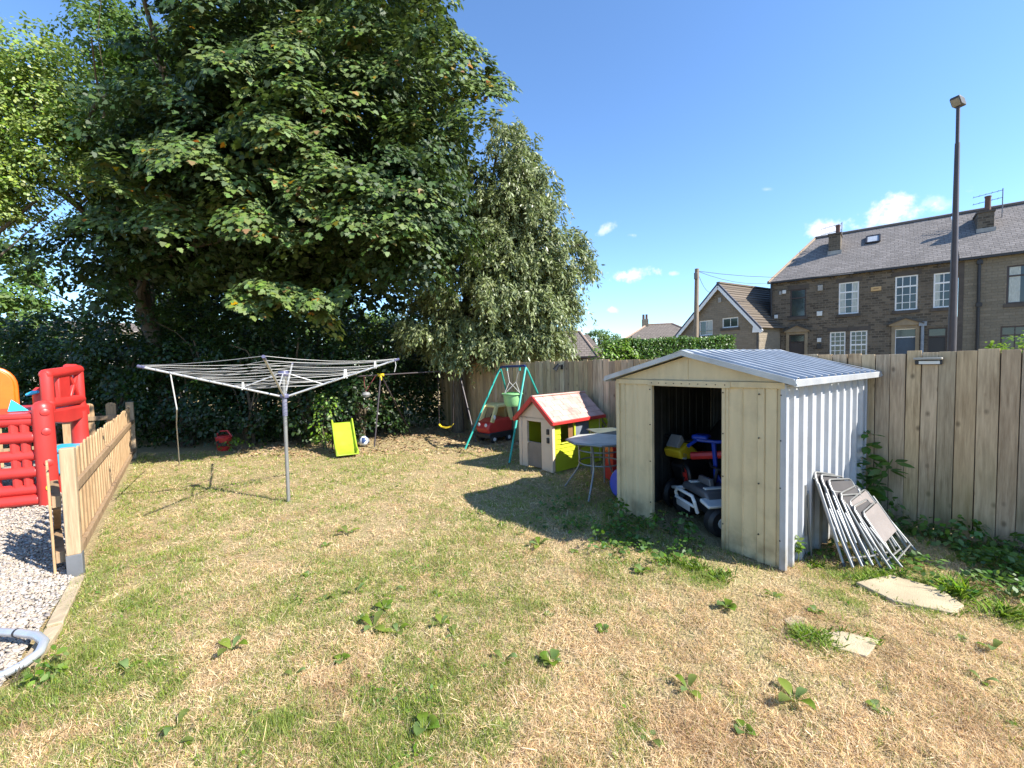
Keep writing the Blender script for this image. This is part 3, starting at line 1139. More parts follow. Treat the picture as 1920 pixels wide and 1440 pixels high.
for sgn in (-1, 1):
    # ribbed roof sheet: ribs run from ridge to eave
    rp = rib_profile(OY1 - OY0, .16, .03, .022, .045, .04)
    vs, fs = [], []
    for s_, dep in rp:
        for o_ in (0, -.004):
            vs += [(0, OY0 + s_, RZ + dep + o_), (sgn * OX, OY0 + s_, 1.585 + dep + o_)]
    for i in range(len(rp) - 1):
        a = i * 4
        fs += [(a, a + 4, a + 5, a + 1), (a + 2, a + 3, a + 7, a + 6), (a + 1, a + 5, a + 7, a + 3), (a, a + 2, a + 6, a + 4)]
    MB().add(vs, fs).build('roof_slope', ROOFMETAL, shed, smooth=False)
    MB().add([(0, .02, RZ - .025), (sgn * W2, .02, 1.583), (sgn * W2, DP - .02, 1.583), (0, DP - .02, RZ - .025)], [(0, 1, 2, 3)]).build('roof_shade_lining', SHADE_LIN, shed, smooth=False)
    MB().bx(sgn * (OX - .002), sgn * (OX + .018), OY0 - .01, OY1 + .01, 1.555, 1.615).build('eave_trim', ROOFMETAL, shed, bevel=.004)
    for yy in (OY0 - .014, OY1 + .002):
        MB().prism([(0, RZ + .03), (sgn * OX, 1.62), (sgn * (OX + .03), 1.57), (sgn * OX, 1.568), (0, RZ - .018)], yy, yy + .012).build('verge_trim', ROOFMETAL, shed, smooth=False)
MB().prism([(-.09, RZ + .006), (0, RZ + .038), (.09, RZ + .006), (.09, RZ + .0), (0, RZ + .03), (-.09, RZ + .0)], OY0 - .02, OY1 + .02).build('ridge_cap', ROOFMETAL, shed, smooth=False)
bo = MB()
for zz in (.25, .7, 1.1, 1.48):
    for xx in (.37, .685, .86, -.43):
        bo.tube([(xx, -.02, zz), (xx, -.03, zz)], .007, 6)
for k in range(10):
    bo.tube([(-.4 + k * .088, -.034, 1.552), (-.4 + k * .088, -.042, 1.552)], .005, 6)
bo.build('bolt', DARK, shed)
# dark strap lying on the roof
sk = Matrix.Rotation(SO_ANG, 4, 'Z')
t = thing('black_strip', 'short black strip lying on the shed roof near its lower eave', 'strip', (SOX[0], SOX[1], 0), SO_ANG)
rd = V((OX, 0, 1.585 - RZ)).normalized()
MB().bar(V((0, 1.78, RZ + .028)) + rd * .62, V((0, 1.9, RZ + .034)) + rd * .90, .06, .022).build('strip', DARK, t, bevel=.005)


def inshed(name, label, cat, x, y, z=0, rz=0, group=None):
    q = SOX + SX * x + SY * y
    return thing(name, label, cat, (q[0], q[1], z), SO_ANG + rz, group)


# toy quad with white bull bar
t = inshed('toy_quad_bike', 'white ride on toy quad with tubular bumper in the shed doorway', 'toy quad', .02, .62, 0, math.radians(-28))
MB().bx(-.24, .24, -.30, .36, .17, .30).build('chassis', DARK, t, bevel=.03)
MB().prism([(-.28, .34), (.28, .34), (.21, .43), (-.21, .43)], -.34, .05).build('bonnet', M('charcoal_bonnet', (.10, .10, .105), .4), t, bevel=.025)
for sx_ in (-.14, .14):
    MB().bx(sx_ - .03, sx_ + .03, -.30, .0, .428, .445).build('bonnet_stripe', WHITEP, t, bevel=.006)
for sx_ in (-1, 1):
    MB().prism([(sx_ * .21, .33), (sx_ * .37, .30), (sx_ * .38, .33), (sx_ * .22, .37)], -.40, -.02).build('mudguard', WHITEP, t, bevel=.012)
MB().tube([(-.18, -.40, .20), (-.19, -.44, .32), (-.15, -.44, .37), (.15, -.44, .37), (.19, -.44, .32), (.18, -.40, .20)], .018, 8).tube([(-.18, -.44, .27), (.18, -.44, .27)], .016, 8).build('bumper', WHITEP, t)
MB().bx(-.13, .13, -.462, -.452, .20, .265).build('number_plate', M('grey_plate', (.35, .34, .33), .5), t, bevel=.003)
MB().prism([(-.12, .44), (.12, .44), (.10, .52), (-.10, .52)], -.22, -.17).build('screen', M('smoked_panel', (.12, .12, .13), .3), t, bevel=.01)
MB().tube([(0, -.1, .42), (0, -.06, .60)], .018, 8).tube([(-.2, -.02, .62), (-.1, -.06, .60), (.1, -.06, .60), (.2, -.02, .62)], .014, 8).build('handlebar', DARK, t)
MB().bx(-.11, .11, .0, .38, .36, .45).build('seat', DARK, t, bevel=.04)
for sx_, sy_ in ((-1, -.24), (1, -.24), (-1, .27), (1, .27)):
    w_ = MB().tube([(sx_ * .24, sy_, .15), (sx_ * .27, sy_, .15), (sx_ * .35, sy_, .15), (sx_ * .38, sy_, .15)], [.12, .15, .15, .12], 18).build('wheel', DARK, t)
    MB().tube([(sx_ * .372, sy_, .15), (sx_ * .386, sy_, .15)], .06, 12).build('hub', WHITEP, w_)


def wheel(mb, c, r, axis, tr=.022, n=20):
    ax = V(axis).normalized()
    a = ax.orthogonal().normalized()
    b = ax.cross(a)
    mb.tube([V(c) + (a * math.cos(i * 6.2832 / n) + b * math.sin(i * 6.2832 / n)) * r for i in range(n)], tr, 6, closed=True)


# red and blue small bike lying on top of the quad
t = inshed('kids_bike', 'small red and blue childs bike resting on top of the white toy quad', 'bike', -.13, .66, .42, math.radians(12))
MB().tube([(-.22, 0, .26), (.30, .05, .34)], .045, 8).tube([(-.22, 0, .26), (.1, .02, .30), (.30, .05, .24)], .03, 8).build('frame', RED, t)
MB().tube([(.06, -.03, .0), (.05, -.02, .2), (.03, -.02, .44)], .024, 8).tube([(.05, -.02, .1), (.13, -.02, .0)], .022, 8).build('fork', BLUE, t)
MB().tube([(-.2, -.16, .40), (-.14, -.05, .46), (.06, 0, .45), (.2, .06, .47), (.3, .16, .43)], .02, 8).build('handlebar', BLUE, t)
MB().bx(-.2, -.02, -.07, .09, .46, .52).build('seat', BLUE, t, bevel=.025)
for cx, cy, cz in ((-.24, -.10, .06), (.16, -.02, .02)):
    w_ = MB()
    wheel(w_, (cx, cy, cz), .10, (.75, .65, .1), .022)
    w_ = w_.build('wheel', DARK, t)
    h_ = MB().tube([V((cx, cy, cz)) - V((.02, .02, 0)), V((cx, cy, cz)) + V((.02, .02, 0))], .03, 10)
    for k in range(5):
        a = k * 1.2566
        d = (V((-.65, .75, 0)) * math.cos(a) + V((0, 0, 1)) * math.sin(a)) * .09
        h_.bar(V((cx, cy, cz)), V((cx, cy, cz)) + d, .02, .012)
    h_.build('rim', RED, w_)
# yellow and black ride-on
t = inshed('toy_motorbike', 'black and yellow ride on toy standing at the left inside the shed', 'toy motorbike', -.60, 1.05, 0, math.radians(-95))
MB().prism([(-.28, .30), (.2, .26), (.32, .5), (.1, .62), (-.30, .56)], -.09, .09).build('body', DARK, t, bevel=.03)
MB().prism([(.02, .56), (.36, .60), (.40, .70), (.22, .78), (.06, .68)], -.12, .12).build('fairing', YEL, t, bevel=.02)
MB().tube([(.24, -.22, .84), (.22, -.1, .80), (.22, .1, .80), (.24, .22, .84)], .016, 8).build('handlebar', DARK, t)
MB().prism([(.24, .80), (.34, .72), (.40, .74), (.30, .88)], -.08, .08).build('screen', M('clear_screen', (.3, .32, .34), .15), t, bevel=.01)
for cx in (-.3, .36):
    w_ = MB()
    wheel(w_, (cx, 0, .17), .13, (0, 1, 0), .045)
    w_.tube([(cx, -.03, .17), (cx, .03, .17)], .06, 12)
    w_.build('wheel', DARK, t)
for sy_ in (-.1, .1):
    MB().prism([(.26, .58), (.34, .6), (.33, .68), (.25, .66)], sy_ - .02, sy_ + .02).build('headlight', WHITEP, t, bevel=.008)
# black bag behind
t = inshed('storage_bag', 'dark bulging bag piled at the back of the shed behind the bike', 'bag', -.30, 1.52)
bm = MB()
bm.ball((0, 0, .52), 1, 16, 12, (.42, .30, .54))
o = bm.build('bag', DARK, t)
for v in o.data.vertices:
    v.co += V(v.co).normalized() * (mnoise.noise(v.co * 5) * .06)
MB().tube([(-.1, -.1, .98), (-.05, -.12, 1.08), (.05, -.12, 1.08), (.1, -.1, .98)], .012, 6).build('handle', DARK, t)
# grey hoop and lower bits in the doorway
t = inshed('cable_loop', 'thin pale grey loop of tube standing just inside the right door jamb', 'tube', .31, .25, .02)
MB().tube([(.0, 0, .34), (-.06, .0, .28), (-.09, .02, .18), (-.06, .03, .06), (.0, .03, .02), (.05, .03, .02)], .009, 8).build('tube', WHITEP, t)

# ------------------------------------------------------------------ folded chairs against the shed
CANVAS = M('grey_mesh_fabric', (.22, .19, .175), .85, var=.12, scale=4, bmp=.4, bscale=220)


CANVAS_SHADE = M('shaded_mesh_fabric', (.06, .055, .055), .85, var=.2, scale=4)  # darker copy of the fabric, shade painted into the inner chairs


def folded_chair():
    """in its own plane: x across, y up along the chair, z out of the plane"""
    t = thing('folding_chair', '', 'chair', (0, 0, 0), 0, 'folded garden chairs leaning on the shed')
    w, l = .23, .86
    r = .0105
    MB().tube([(-w, 0, 0), (-w, .30, .0), (-w, l - .05, .0), (-w + .015, l - .015, .0), (-w + .05, l, .0), (w - .05, l, 0), (w - .015, l - .015, 0), (w, l - .05, 0), (w, .30, 0), (w, 0, 0)], r, 8).build('back_frame', STEEL, t)
    MB().bx(-w + .008, w - .008, l - .50, l - .02, -.004, .004).build('backrest', CANVAS, t)
    MB().tube([(-w + .03, .1, .035), (-w + .03, l - .22, .03), (-w + .06, l - .18, .03), (w - .06, l - .18, .03), (w - .03, l - .22, .03), (w - .03, .1, .035)], r, 8).build('seat_frame', STEEL, t)
    MB().bx(-w + .04, w - .04, .27, l - .2, .030, .036).build('seat', CANVAS, t)
    for sx_ in (-1, 1):
        MB().tube([(sx_ * (w + .016), .20, .015), (sx_ * (w + .016), l - .12, .012)], .012, 8).build('armrest', STEEL, t)
        MB().tube([(sx_ * (w - .015), -.02, .055), (sx_ * (w - .015), .5, .02)], r, 8).build('leg', STEEL, t)
        MB().tube([(sx_ * w, -.012, 0), (sx_ * w, .02, 0)], .015, 8).build('foot_cap', DARK, t)
    MB().tube([(-w + .015, .06, .05), (w - .015, .06, .05)], r * .9, 8).build('stretcher', STEEL, t)
    MB().tube([(-w, .30, .0), (w, .30, .0)], r * .9, 8).build('crossbar', STEEL, t)
    return t


def place_chair(o, BL, TL, BR, label):
    """BL lower near corner on the ground, TL upper near corner, BR gives the side direction"""
    a = (TL - BL).normalized()
    wv = (BR - BL)
    wv = (wv - a * wv.dot(a)).normalized()
    nn = wv.cross(a)
    R = Matrix((wv, a, nn)).transposed().to_4x4()
    o.matrix_world = Matrix.Translation(BL + wv * .24 + V((0, 0, .012))) @ R
    o['label'] = label


ch = folded_chair()
labs = ('outermost folded chair of the leaning stack, its grey fabric back in full view',
        'second folded chair from the outside of the stack against the shed',
        'folded chair in the middle of the stack against the shed',
        'second folded chair from the shed wall in the leaning stack',
        'innermost folded chair of the stack, lying right against the shed wall')


def plane_pt(px_, py_, off):
    d = ray(px_, py_)
    n_ = SX
    o_ = np.array([2.256, 3.524]) + SX * off
    k_ = (n_ @ o_) / (n_ @ d[:2])
    return V(np.array([0, 0, H]) + d * k_)


sw_ = V((SY[0], SY[1], 0))
ser = (((.55, .70), .25, (1590, 945)), ((.50, .60), .20, (1573, 930)), ((.44, .46), .14, (1556, 915)), ((.39, .38), .09, (1541, 905)), ((.34, .32), .05, (1528, 898)))
for k, ((bx_, by_), tx_, tp_) in enumerate(ser):
    o = ch if k == 0 else copy_tree(ch)
    q = np.array([2.256, 3.524]) + SX * bx_ + SY * by_
    BL_ = V((q[0], q[1], 0))
    TL_ = plane_pt(tp_[0], tp_[1], tx_)
    tw = sw_ + V((0, 0, (.10, .02, .12, .05, .0)[k]))
    place_chair(o, BL_, TL_, BL_ + tw * .46, labs[k])
    if k:
        for c_ in o.children:
            if c_.name.startswith('back') and 'rest' in c_.name or c_.name.startswith('seat') and 'frame' not in c_.name:
                c_.data = c_.data.copy()
                c_.data.materials[0] = CANVAS_SHADE
    sl_ = (TL_ - BL_).length / .86
    o.matrix_world = o.matrix_world @ Matrix.Diagonal((.92, sl_, 1, 1))
    o.location = BL_ + tw.normalized() * .225 + V((0, 0, .012))
o = copy_tree(ch)
place_chair(o, V((2.60, 3.77, 0)), V((2.575, 3.75, .74)), V((2.60 + .3, 3.77 + .42, 0)), 'separate folded chair standing upright and edge on, nearest the shed corner')
o.matrix_world = o.matrix_world @ Matrix.Diagonal((.9, .86, 1, 1))
# ------------------------------------------------------------------ rotary airer
BX, BY = -3.051, 5.675
t = thing('rotary_airer', 'silver rotary clothes airer standing open on the lawn', 'clothes airer', (BX, BY, 0))
TOP = V((.015, 0, 1.80))
MB().tube([(0, 0, -.05), (.006, 0, .75), (.012, 0, 1.22)], [.0235, .0235, .023], 14).build('pole', STEEL, t)
MB().tube([(.012, 0, 1.16), (.015, 0, 1.46)], [.030, .030], 14).build('sleeve', M('blue_grey_plastic', (.17, .17, .23), .45), t)
MB().tube([(.0125, 0, 1.44), (.015, 0, 1.74)], .020, 12).build('pole_top', STEEL, t)
HUBM = M('indigo_plastic', (.085, .085, .15), .4)
MB().tube([(.015, 0, 1.40), (.015, 0, 1.425), (.015, 0, 1.45)], [.05, .058, .05], 12).build('lower_hub', HUBM, t)
MB().tube([(.015, 0, 1.69), (.015, 0, 1.72), (.015, 0, 1.76)], [.055, .07, .06], 12).build('upper_hub', HUBM, t)
ua = V((.925, .38, 0))
ub = V((-.38, .925, 0))
tips = [ua * 1.50, ub * 1.50, -ua * 1.50, -ub * 1.50]
tz = (1.885, 1.87, 1.855, 1.91)
arms = []
for d, z in zip(tips, tz):
    p0 = V((.015, 0, 1.425)) + d.normalized() * .05
    p1 = V((d.x, d.y, z))
    arms.append((p0, p1))
    a = MB().tube([p0, p1], .0135, 8).build('arm', ALU, t)
    MB().tube([p1 - (p1 - p0).normalized() * .05, p1 + (p1 - p0).normalized() * .025], .018, 8).build('end_cap', HUBM, a)
    q = p0.lerp(p1, .30)
    MB().tube([q, V((.015, 0, 1.72)) + d.normalized() * .06], .0085, 8).build('strut', ALU, t)
ln = MB()
for k in range(9):
    f = .26 + .735 * k / 8
    for i in range(4):
        a0, a1 = arms[i]
        b0, b1 = arms[(i + 1) % 4]
        p, q = a0.lerp(a1, f), b0.lerp(b1, f)
        sag = random.uniform(.015, .075) * f
        if random.random() < .25:
            q = b0.lerp(b1, min(.99, f + .06))
        pts = [p.lerp(q, s_) + V((0, 0, .016 - sag * 4 * s_ * (1 - s_))) for s_ in (0, .2, .4, .6, .8, 1)]
        ln.tube(pts, .0028, 5)
ln.build('line', LINE, t)
tl = arms[2][0].lerp(arms[2][1], .80)
e_ = G(337, 872)
g2 = V((e_.x - BX, e_.y - BY, 0))
MB().tube([tl, tl + V((.02, .04, -.45)), tl.lerp(V((g2.x, g2.y, .5)), .72), tl.lerp(V((g2.x, g2.y, .02)), .9), V((g2.x, g2.y, .015))], .0075, 6).build('loose_cord', LINE, t)
q = arms[0][0].lerp(arms[0][1], .975)
MB().tube([q, q + V((.01, 0, -.08)), q + V((-.015, 0, -.17))], .006, 6).build('loose_cord', LINE, t)
PEG = M('pale_peg', (.62, .62, .58), .5)
for i, f, lab in ((2, .285, 'pale clothes peg on the left arm of the airer close to its pole'), (0, .50, 'white tag hanging on the right arm of the airer'), (0, .78, 'small white peg on a line near the right arm tip')):
    p = arms[i][0].lerp(arms[i][1], f) + V((BX, BY, .03))
    g_ = thing('clothes_peg', lab, 'peg', p, .5, 'pegs left on the airer')
    big = 1.5 if 'tag' in lab else 1
    for sx_ in (-1, 1):
        MB().bar((sx_ * .012 * big, 0, -.05), (sx_ * .004 * big, 0, .05 * big), .012 * big, .014 * big).build('prong', PEG, g_, bevel=.002)

# ------------------------------------------------------------------ picket fence
ang = math.atan2(PD[1], PD[0])
t = thing('picket_fence', 'low timber picket fence between the gravel and the lawn, seen nearly end on', 'fence', (PO[0], PO[1], 0), ang)


def picket(mb, x, y, w, h, th=.018, z0=.04, R=None):
    pr = [(-w / 2, z0), (w / 2, z0), (w / 2, h - w * .35)]
    pr += [(w / 2 * math.cos(a), h - w * .35 + w * .35 * math.sin(a)) for a in (math.radians(35), math.radians(70), math.radians(110), math.radians(145))]
    pr += [(-w / 2, h - w * .35)]
    mb.prism(pr, -th / 2, th / 2, Matrix.Translation((x, y, 0)) @ Matrix.Rotation(random.uniform(-.012, .012), 4, 'Y'))


# local y points to the gravel side (left); lawn side is -y
for k in range(31):
    x = .22 + k * .2
    mb = MB()
    picket(mb, x, .0, .086, 1.075 + random.uniform(-.015, .02))
    mb.build('picket', W_PICKET, t, bevel=.004, smooth=False, seg=1)
for z in (.17, .76):
    MB().bx(.12, 6.42, -.048, -.0105, z - .042, z + .042).build('rail', W_PICKET, t, bevel=.005, smooth=False)
po = MB().bx(-.045, .045, -.065, .03, .19, 1.14).build('post', W_POST, t, bevel=.008, smooth=False)
MB().bx(-.05, .05, -.07, .035, -.02, .192).build('post_shoe', M('slate_grey_shoe', (.12, .125, .135), .6), po, bevel=.005)
MB().bx(6.40, 6.52, -.06, .06, -.02, 1.17).build('post', W_POST, t, bevel=.008, smooth=False)
MB().bx(.045, .054, -.055, .01, .50, .565).build('latch', WHITEP, t, bevel=.004)
# gate, folded open behind the near post
gd = V((-.74, .67, 0)).normalized()
t = thing('picket_gate', 'narrow picket gate folded open beside the near fence post, over the gravel', 'gate', (-4.08, 3.74, 0), math.atan2(gd.y, gd.x))
for k in range(6):
    mb = MB()
    picket(mb, .0 + k * .155, .035, .07, .93 + .0 * k, z0=.02)
    mb.build('picket', W_PICKET, t, bevel=.004, smooth=False, seg=1)
for z in (.16, .66):
    MB().bx(-.03, .83, -.035, .024, z - .05, z + .05).build('rail', W_PICKET, t, bevel=.004, smooth=False)
MB().bar((.02, -.005, .60), (.8, -.005, .22), .05, .04).build('brace', W_PICKET, t, bevel=.004, smooth=False)
# rear picket run
a0, a1 = V((-8.12, 8.92, 0)), V((-11.2, 7.1, 0))
dd = (a1 - a0)
t = thing('picket_fence', 'rear run of picket fence with wide gaps behind the red climbing frame', 'fence', a0, math.atan2(dd.y, dd.x))
for k in range(8):
    mb = MB()
    picket(mb, .22 + k * .33, 0, .16, 1.17, .02)
    mb.build('picket', W_PICKET, t, bevel=.005, smooth=False, seg=1)
for z in (.35, .86):
    MB().bx(.05, 3.0, .012, .05, z - .045, z + .045).build('rail', W_PICKET, t, bevel=.005, smooth=False)

# ------------------------------------------------------------------ climbing frame
c0 = V((-6.34, 5.74, 0))                       # near right corner post
wx = V((-.93, -.37, 0)).normalized()           # along the log wall, to the left
wy = V((-.45, .89, 0)).normalized()            # along the right side, away
t = thing('climbing_frame', 'red moulded plastic log climbing frame with orange slides on the gravel', 'climbing frame', c0, 0)


def cp(a, b, z):
    p = wx * a + wy * b
    return V((p.x, p.y, z))


def log(name, p0, p1, r, mat=RED, par=None, n=12):
    return MB().pill(p0, p1, r, n).build(name, mat, par or t)


post = MB().tube([cp(0, 0, 0), cp(0, 0, .02), cp(0, 0, 1.31), cp(0, 0, 1.37), cp(0, 0, 1.41), cp(0, 0, 1.43)], [.10, .105, .105, .10, .07, .03], 16).build('corner_post', RED, t)
for z in (.26, .60, 1.02, 1.28):
    MB().tube([cp(-.05, -.075, z), cp(-.06, -.095, z), cp(-.065, -.104, z)], [.05, .045, .015], 12).build('knot', YEL if z < .3 else RED, post)
for i, z in enumerate((.10, .24, .48, .70, .95, 1.17)):
    log('log', cp(.06, (0, .03)[i % 2], z), cp(1.6, (0, .03)[i % 2], z), .074)
for z0 in (.36, .60, .825, 1.06):
    for a in (.20, .31, .52, .63, .95, 1.06, 1.3):
        if random.random() < .75:
            MB().tube([cp(a, .02, z0 - .09), cp(a, .02, z0 + .09)], .05, 10).build('short_log', RED, t)
# deck
MB().add([cp(-.02, -.05, 1.19), cp(1.6, -.05, 1.19), cp(1.6, 1.35, 1.24), cp(-.02, 1.35, 1.24), cp(-.02, -.05, 1.27), cp(1.6, -.05, 1.27), cp(1.6, 1.35, 1.31), cp(-.02, 1.35, 1.31)],
         [(0, 1, 2, 3), (7, 6, 5, 4), (0, 4, 5, 1), (1, 5, 6, 2), (2, 6, 7, 3), (3, 7, 4, 0)]).build('deck', RED, t, bevel=.03)
# side apron, curved down
ap = MB()
vs = []
for k in range(9):
    s_ = k / 8
    b = .05 + 1.2 * s_
    dz = .10 * math.sin(s_ * math.pi)
    for a, z in ((-.03, 1.30), (-.07, 1.27), (-.07, 1.13 - dz * .6), (-.03, 1.12 - dz * .6)):
        vs.append(cp(a, b, z))
ap.add(vs, [(4 * k + j, 4 * k + (j + 1) % 4, 4 * k + 4 + (j + 1) % 4, 4 * k + 4 + j) for k in range(8) for j in range(4)] + [(0, 1, 2, 3), (35, 34, 33, 32)])
ap.build('apron', RED, t, bevel=.012)
# turret railing
for b in (.16, 1.12):
    log('turret_post', cp(0.0, b, 1.25), cp(0.0, b, 1.84), .068)
log('handrail', cp(0, .10, 1.78), cp(0, 1.18, 1.85), .072)
log('handrail', cp(0, .10, 1.38), cp(0, 1.18, 1.38), .072)
log('handrail', cp(-.01, 1.14, 1.87), cp(.16, 1.10, 1.88), .06)
MB().add([cp(x_, b_, z_) for x_ in (-.035, .03) for b_, z_ in ((.42, 1.38), (.76, 1.38), (.76, 1.83), (.42, 1.80))], [(0, 1, 2, 3), (7, 6, 5, 4), (0, 4, 5, 1), (1, 5, 6, 2), (2, 6, 7, 3), (3, 7, 4, 0)]).build('turret_panel', RED, t, bevel=.02)
MB().bar(cp(0, .78, 1.40), cp(0, 1.10, 1.82), .05, .05).bar(cp(0, .78, 1.82), cp(0, 1.10, 1.40), .045, .045).build('cross_brace', RED, t, bevel=.015)
MB().tube([cp(-.0, 1.05, 0), cp(0, 1.05, .4), cp(0, 1.05, 1.2)], [.12, .105, .10], 14).build('leg', RED, t)
MB().tube([cp(1.3, 1.2, 0), cp(1.3, 1.2, 1.2)], .10, 14).build('leg', RED, t)
MB().tube([cp(.25, .62, 1.25), cp(.25, .62, 1.55), cp(.25, .62, 1.60)], [.09, .09, .05], 14).build('bollard', RED, t)
MB().tube([cp(.34, .46, 1.50), cp(.26, .44, 1.53), cp(.20, .42, 1.54)], [.02, .03, .018], 10).build('lever', CYAN, t)
MB().bx(-.02, .02, -.2, .2, 0, .3)
MB().add([cp(a_, b_, z_) for z_ in (.70, .62) for a_, b_ in ((-.30, .55), (.25, .55), (.25, 1.05), (-.30, 1.05))] , [(0, 1, 2, 3), (7, 6, 5, 4), (0, 4, 5, 1), (1, 5, 6, 2), (2, 6, 7, 3), (3, 7, 4, 0)]).add(
    [cp(a_, b_, z_) for z_ in (.618, .30) for a_, b_ in ((-.28, .57), (.2, .57), (.2, 1.0), (-.28, 1.0))], [(0, 1, 2, 3), (7, 6, 5, 4), (0, 4, 5, 1), (1, 5, 6, 2), (2, 6, 7, 3), (3, 7, 4, 0)]).build('step', CYAN, t, bevel=.03)
MB().bx(-.36, -.10, .0, .3, .0, .3)
MB().add([cp(a_, b_, z_) for z_ in (0, .298) for a_, b_ in ((-.24, .6), (.2, .6), (.2, 1.0), (-.24, 1.0))], [(0, 1, 2, 3), (7, 6, 5, 4), (0, 4, 5, 1), (1, 5, 6, 2), (2, 6, 7, 3), (3, 7, 4, 0)]).build('step_base', RED, t, bevel=.02)
# orange slides: arched panels
for a, b, nm in ((.98, .62, 'slide'), (.66, .84, 'slide')):
    pr = []
    R_ = .21
    for k in range(0, 13):
        q = math.pi * k / 12
        pr.append((R_ * math.cos(q), 1.62 + .26 * math.sin(q)))
    pr = [(R_, 1.22)] + pr + [(-R_, 1.22)]
    T = Matrix.Translation(cp(a + .2, b, 0)) @ Matrix.Rotation(math.atan2(wx.y, wx.x) + .35, 4, 'Z')
    o = MB().prism(pr, -.02, .02, T).build(nm, ORANGE, t, bevel=.012)
    MB().tube([T @ V((x_, -.035, z_)) for x_, z_ in pr], .035, 8).build('slide_rim', ORANGE, o)
MB().add([cp(.44, .2, 1.29), cp(.24, .24, 1.29), cp(.42, .26, 1.45), cp(.45, .24, 1.29), cp(.25, .28, 1.29), cp(.43, .30, 1.45)],
         [(0, 1, 2), (5, 4, 3), (0, 3, 4, 1), (1, 4, 5, 2), (2, 5, 3, 0)]).build('pennant', CYAN, t, bevel=.006)
MB().add([cp(.66, -.02, 1.22), cp(.5, .03, 1.23), cp(.62, .05, 1.33), cp(.67, .02, 1.22), cp(.51, .07, 1.23), cp(.63, .09, 1.33)],
         [(0, 1, 2), (5, 4, 3), (0, 3, 4, 1), (1, 4, 5, 2), (2, 5, 3, 0)]).build('pennant', CYAN, t, bevel=.004)

# ------------------------------------------------------------------ bent tube at the lower left
pts = [(-4.3, 2.83, .10), (-3.45, 2.742, .10), (-3.27, 2.722, .10), (-3.12, 2.69, .10), (-3.02, 2.64, .09), (-2.965, 2.56, .075), (-2.97, 2.48, .06), (-3.02, 2.42, .04), (-3.12, 2.37, .035), (-3.6, 2.22, .03), (-4.2, 2.05, .03)]
o = thing('bent_tube', 'bent galvanised metal tube lying on the gravel at the lower left', 'metal tube', pts[5])
b5 = V(pts[5])
MB().tube([V(p) - b5 for p in pts], .025, 12).build('tube', M('galvanised_tube', (.50, .52, .56), .4, .5, .1, 12), o)
MB().tube([V((-3.30, 2.7255, .10)) - b5, V((-3.285, 2.724, .10)) - b5], .0268, 12).build('joint', DARK, o)

# ------------------------------------------------------------------ playhouse
hx = V((.645, -.764, 0))
hang = math.atan2(hx.y, hx.x)
t = thing('playhouse', 'plastic playhouse with beige front, lime green side and red edged tiled roof', 'playhouse', (.632, 6.828, 0), hang)
# local x: right end of the front is x=0, front runs to x=-.78; y goes back
hw, hd = .78, 1.20
w_ = MB()
w_.bx(-hw, -.61, 0, .05, 0, .86).bx(-.26, 0, 0, .05, 0, .86).bx(-.61, -.26, 0, .05, .80, .86)
w_.prism([(-hw, .86), (0, .86), (-hw / 2, 1.165)], 0, .05)
w_.build('front_wall', BEIGE, t, bevel=.008)
for x0_, x1_ in ((-.05, .022), (-hw - .02, -hw + .05)):
    MB().bx(x0_, x1_, -.022, .04, 0, .86).build('pilaster', BEIGE, t, bevel=.01)
for z in (.66, .52):
    MB().bx(-.115, -.065, -.026, -.002, z - .045, z + .045).build('vent_window', DARK, t, bevel=.006)
d_ = MB().bx(-.61, -.26, .015, .045, .02, .45).build('door', M('taupe_plastic', (.20, .16, .13), .5), t, bevel=.008)
MB().bx(-.60, -.56, -.02, .012, .415, .455).build('handle', BEIGE, d_, bevel=.008)
sw = MB()
z = 0
k = 0
def lap(y0, y1, z0, z1):
    n_ = max(1, round((z1 - z0) / .075))
    for i in range(n_):
        a, b2 = z0 + (z1 - z0) * i / n_, z0 + (z1 - z0) * (i + 1) / n_
        sw.add([(-.04, y0, a), (-.0, y0, a), (-.014, y0, b2), (-.04, y0, b2), (-.04, y1, a), (-.0, y1, a), (-.014, y1, b2), (-.04, y1, b2)],
               [(0, 1, 2, 3), (7, 6, 5, 4), (0, 4, 5, 1), (1, 5, 6, 2), (2, 6, 7, 3), (3, 7, 4, 0)])


lap(.03, hd, 0, .45)
lap(.03, .20, .45, .86)
lap(.93, hd, .45, .86)
lap(.20, .93, .79, .86)
sw.build('side_wall', LIME, t, smooth=False)
MB().bx(-hw, -hw + .03, .05, hd, 0, .86).build('side_wall', LIME, t)
MB().bx(-hw, 0, hd, hd + .04, 0, .86).prism([(-hw, .86), (0, .86), (-hw / 2, 1.16)], hd, hd + .04).build('back_wall', BEIGE, t, bevel=.006)
MB().bx(-.035, .008, .52, .56, .45, .79).bx(-.035, .01, .20, .93, .44, .462).build('window_frame', LIME, t, bevel=.006)
MB().bx(-.028, -.012, .57, .925, .455, .79).build('shutter', M('grey_blue_panel', (.16, .18, .21), .5), t, bevel=.006)
MB().bx(-.028, -.018, .40, .515, .455, .79).build('shutter', M('brown_panel', (.22, .11, .05), .5), t, bevel=.004)
ROOFP = M('pinkish_roof_plastic', (.48, .30, .25), .6, var=.25, scale=5, bmp=.2, dirt=.25)
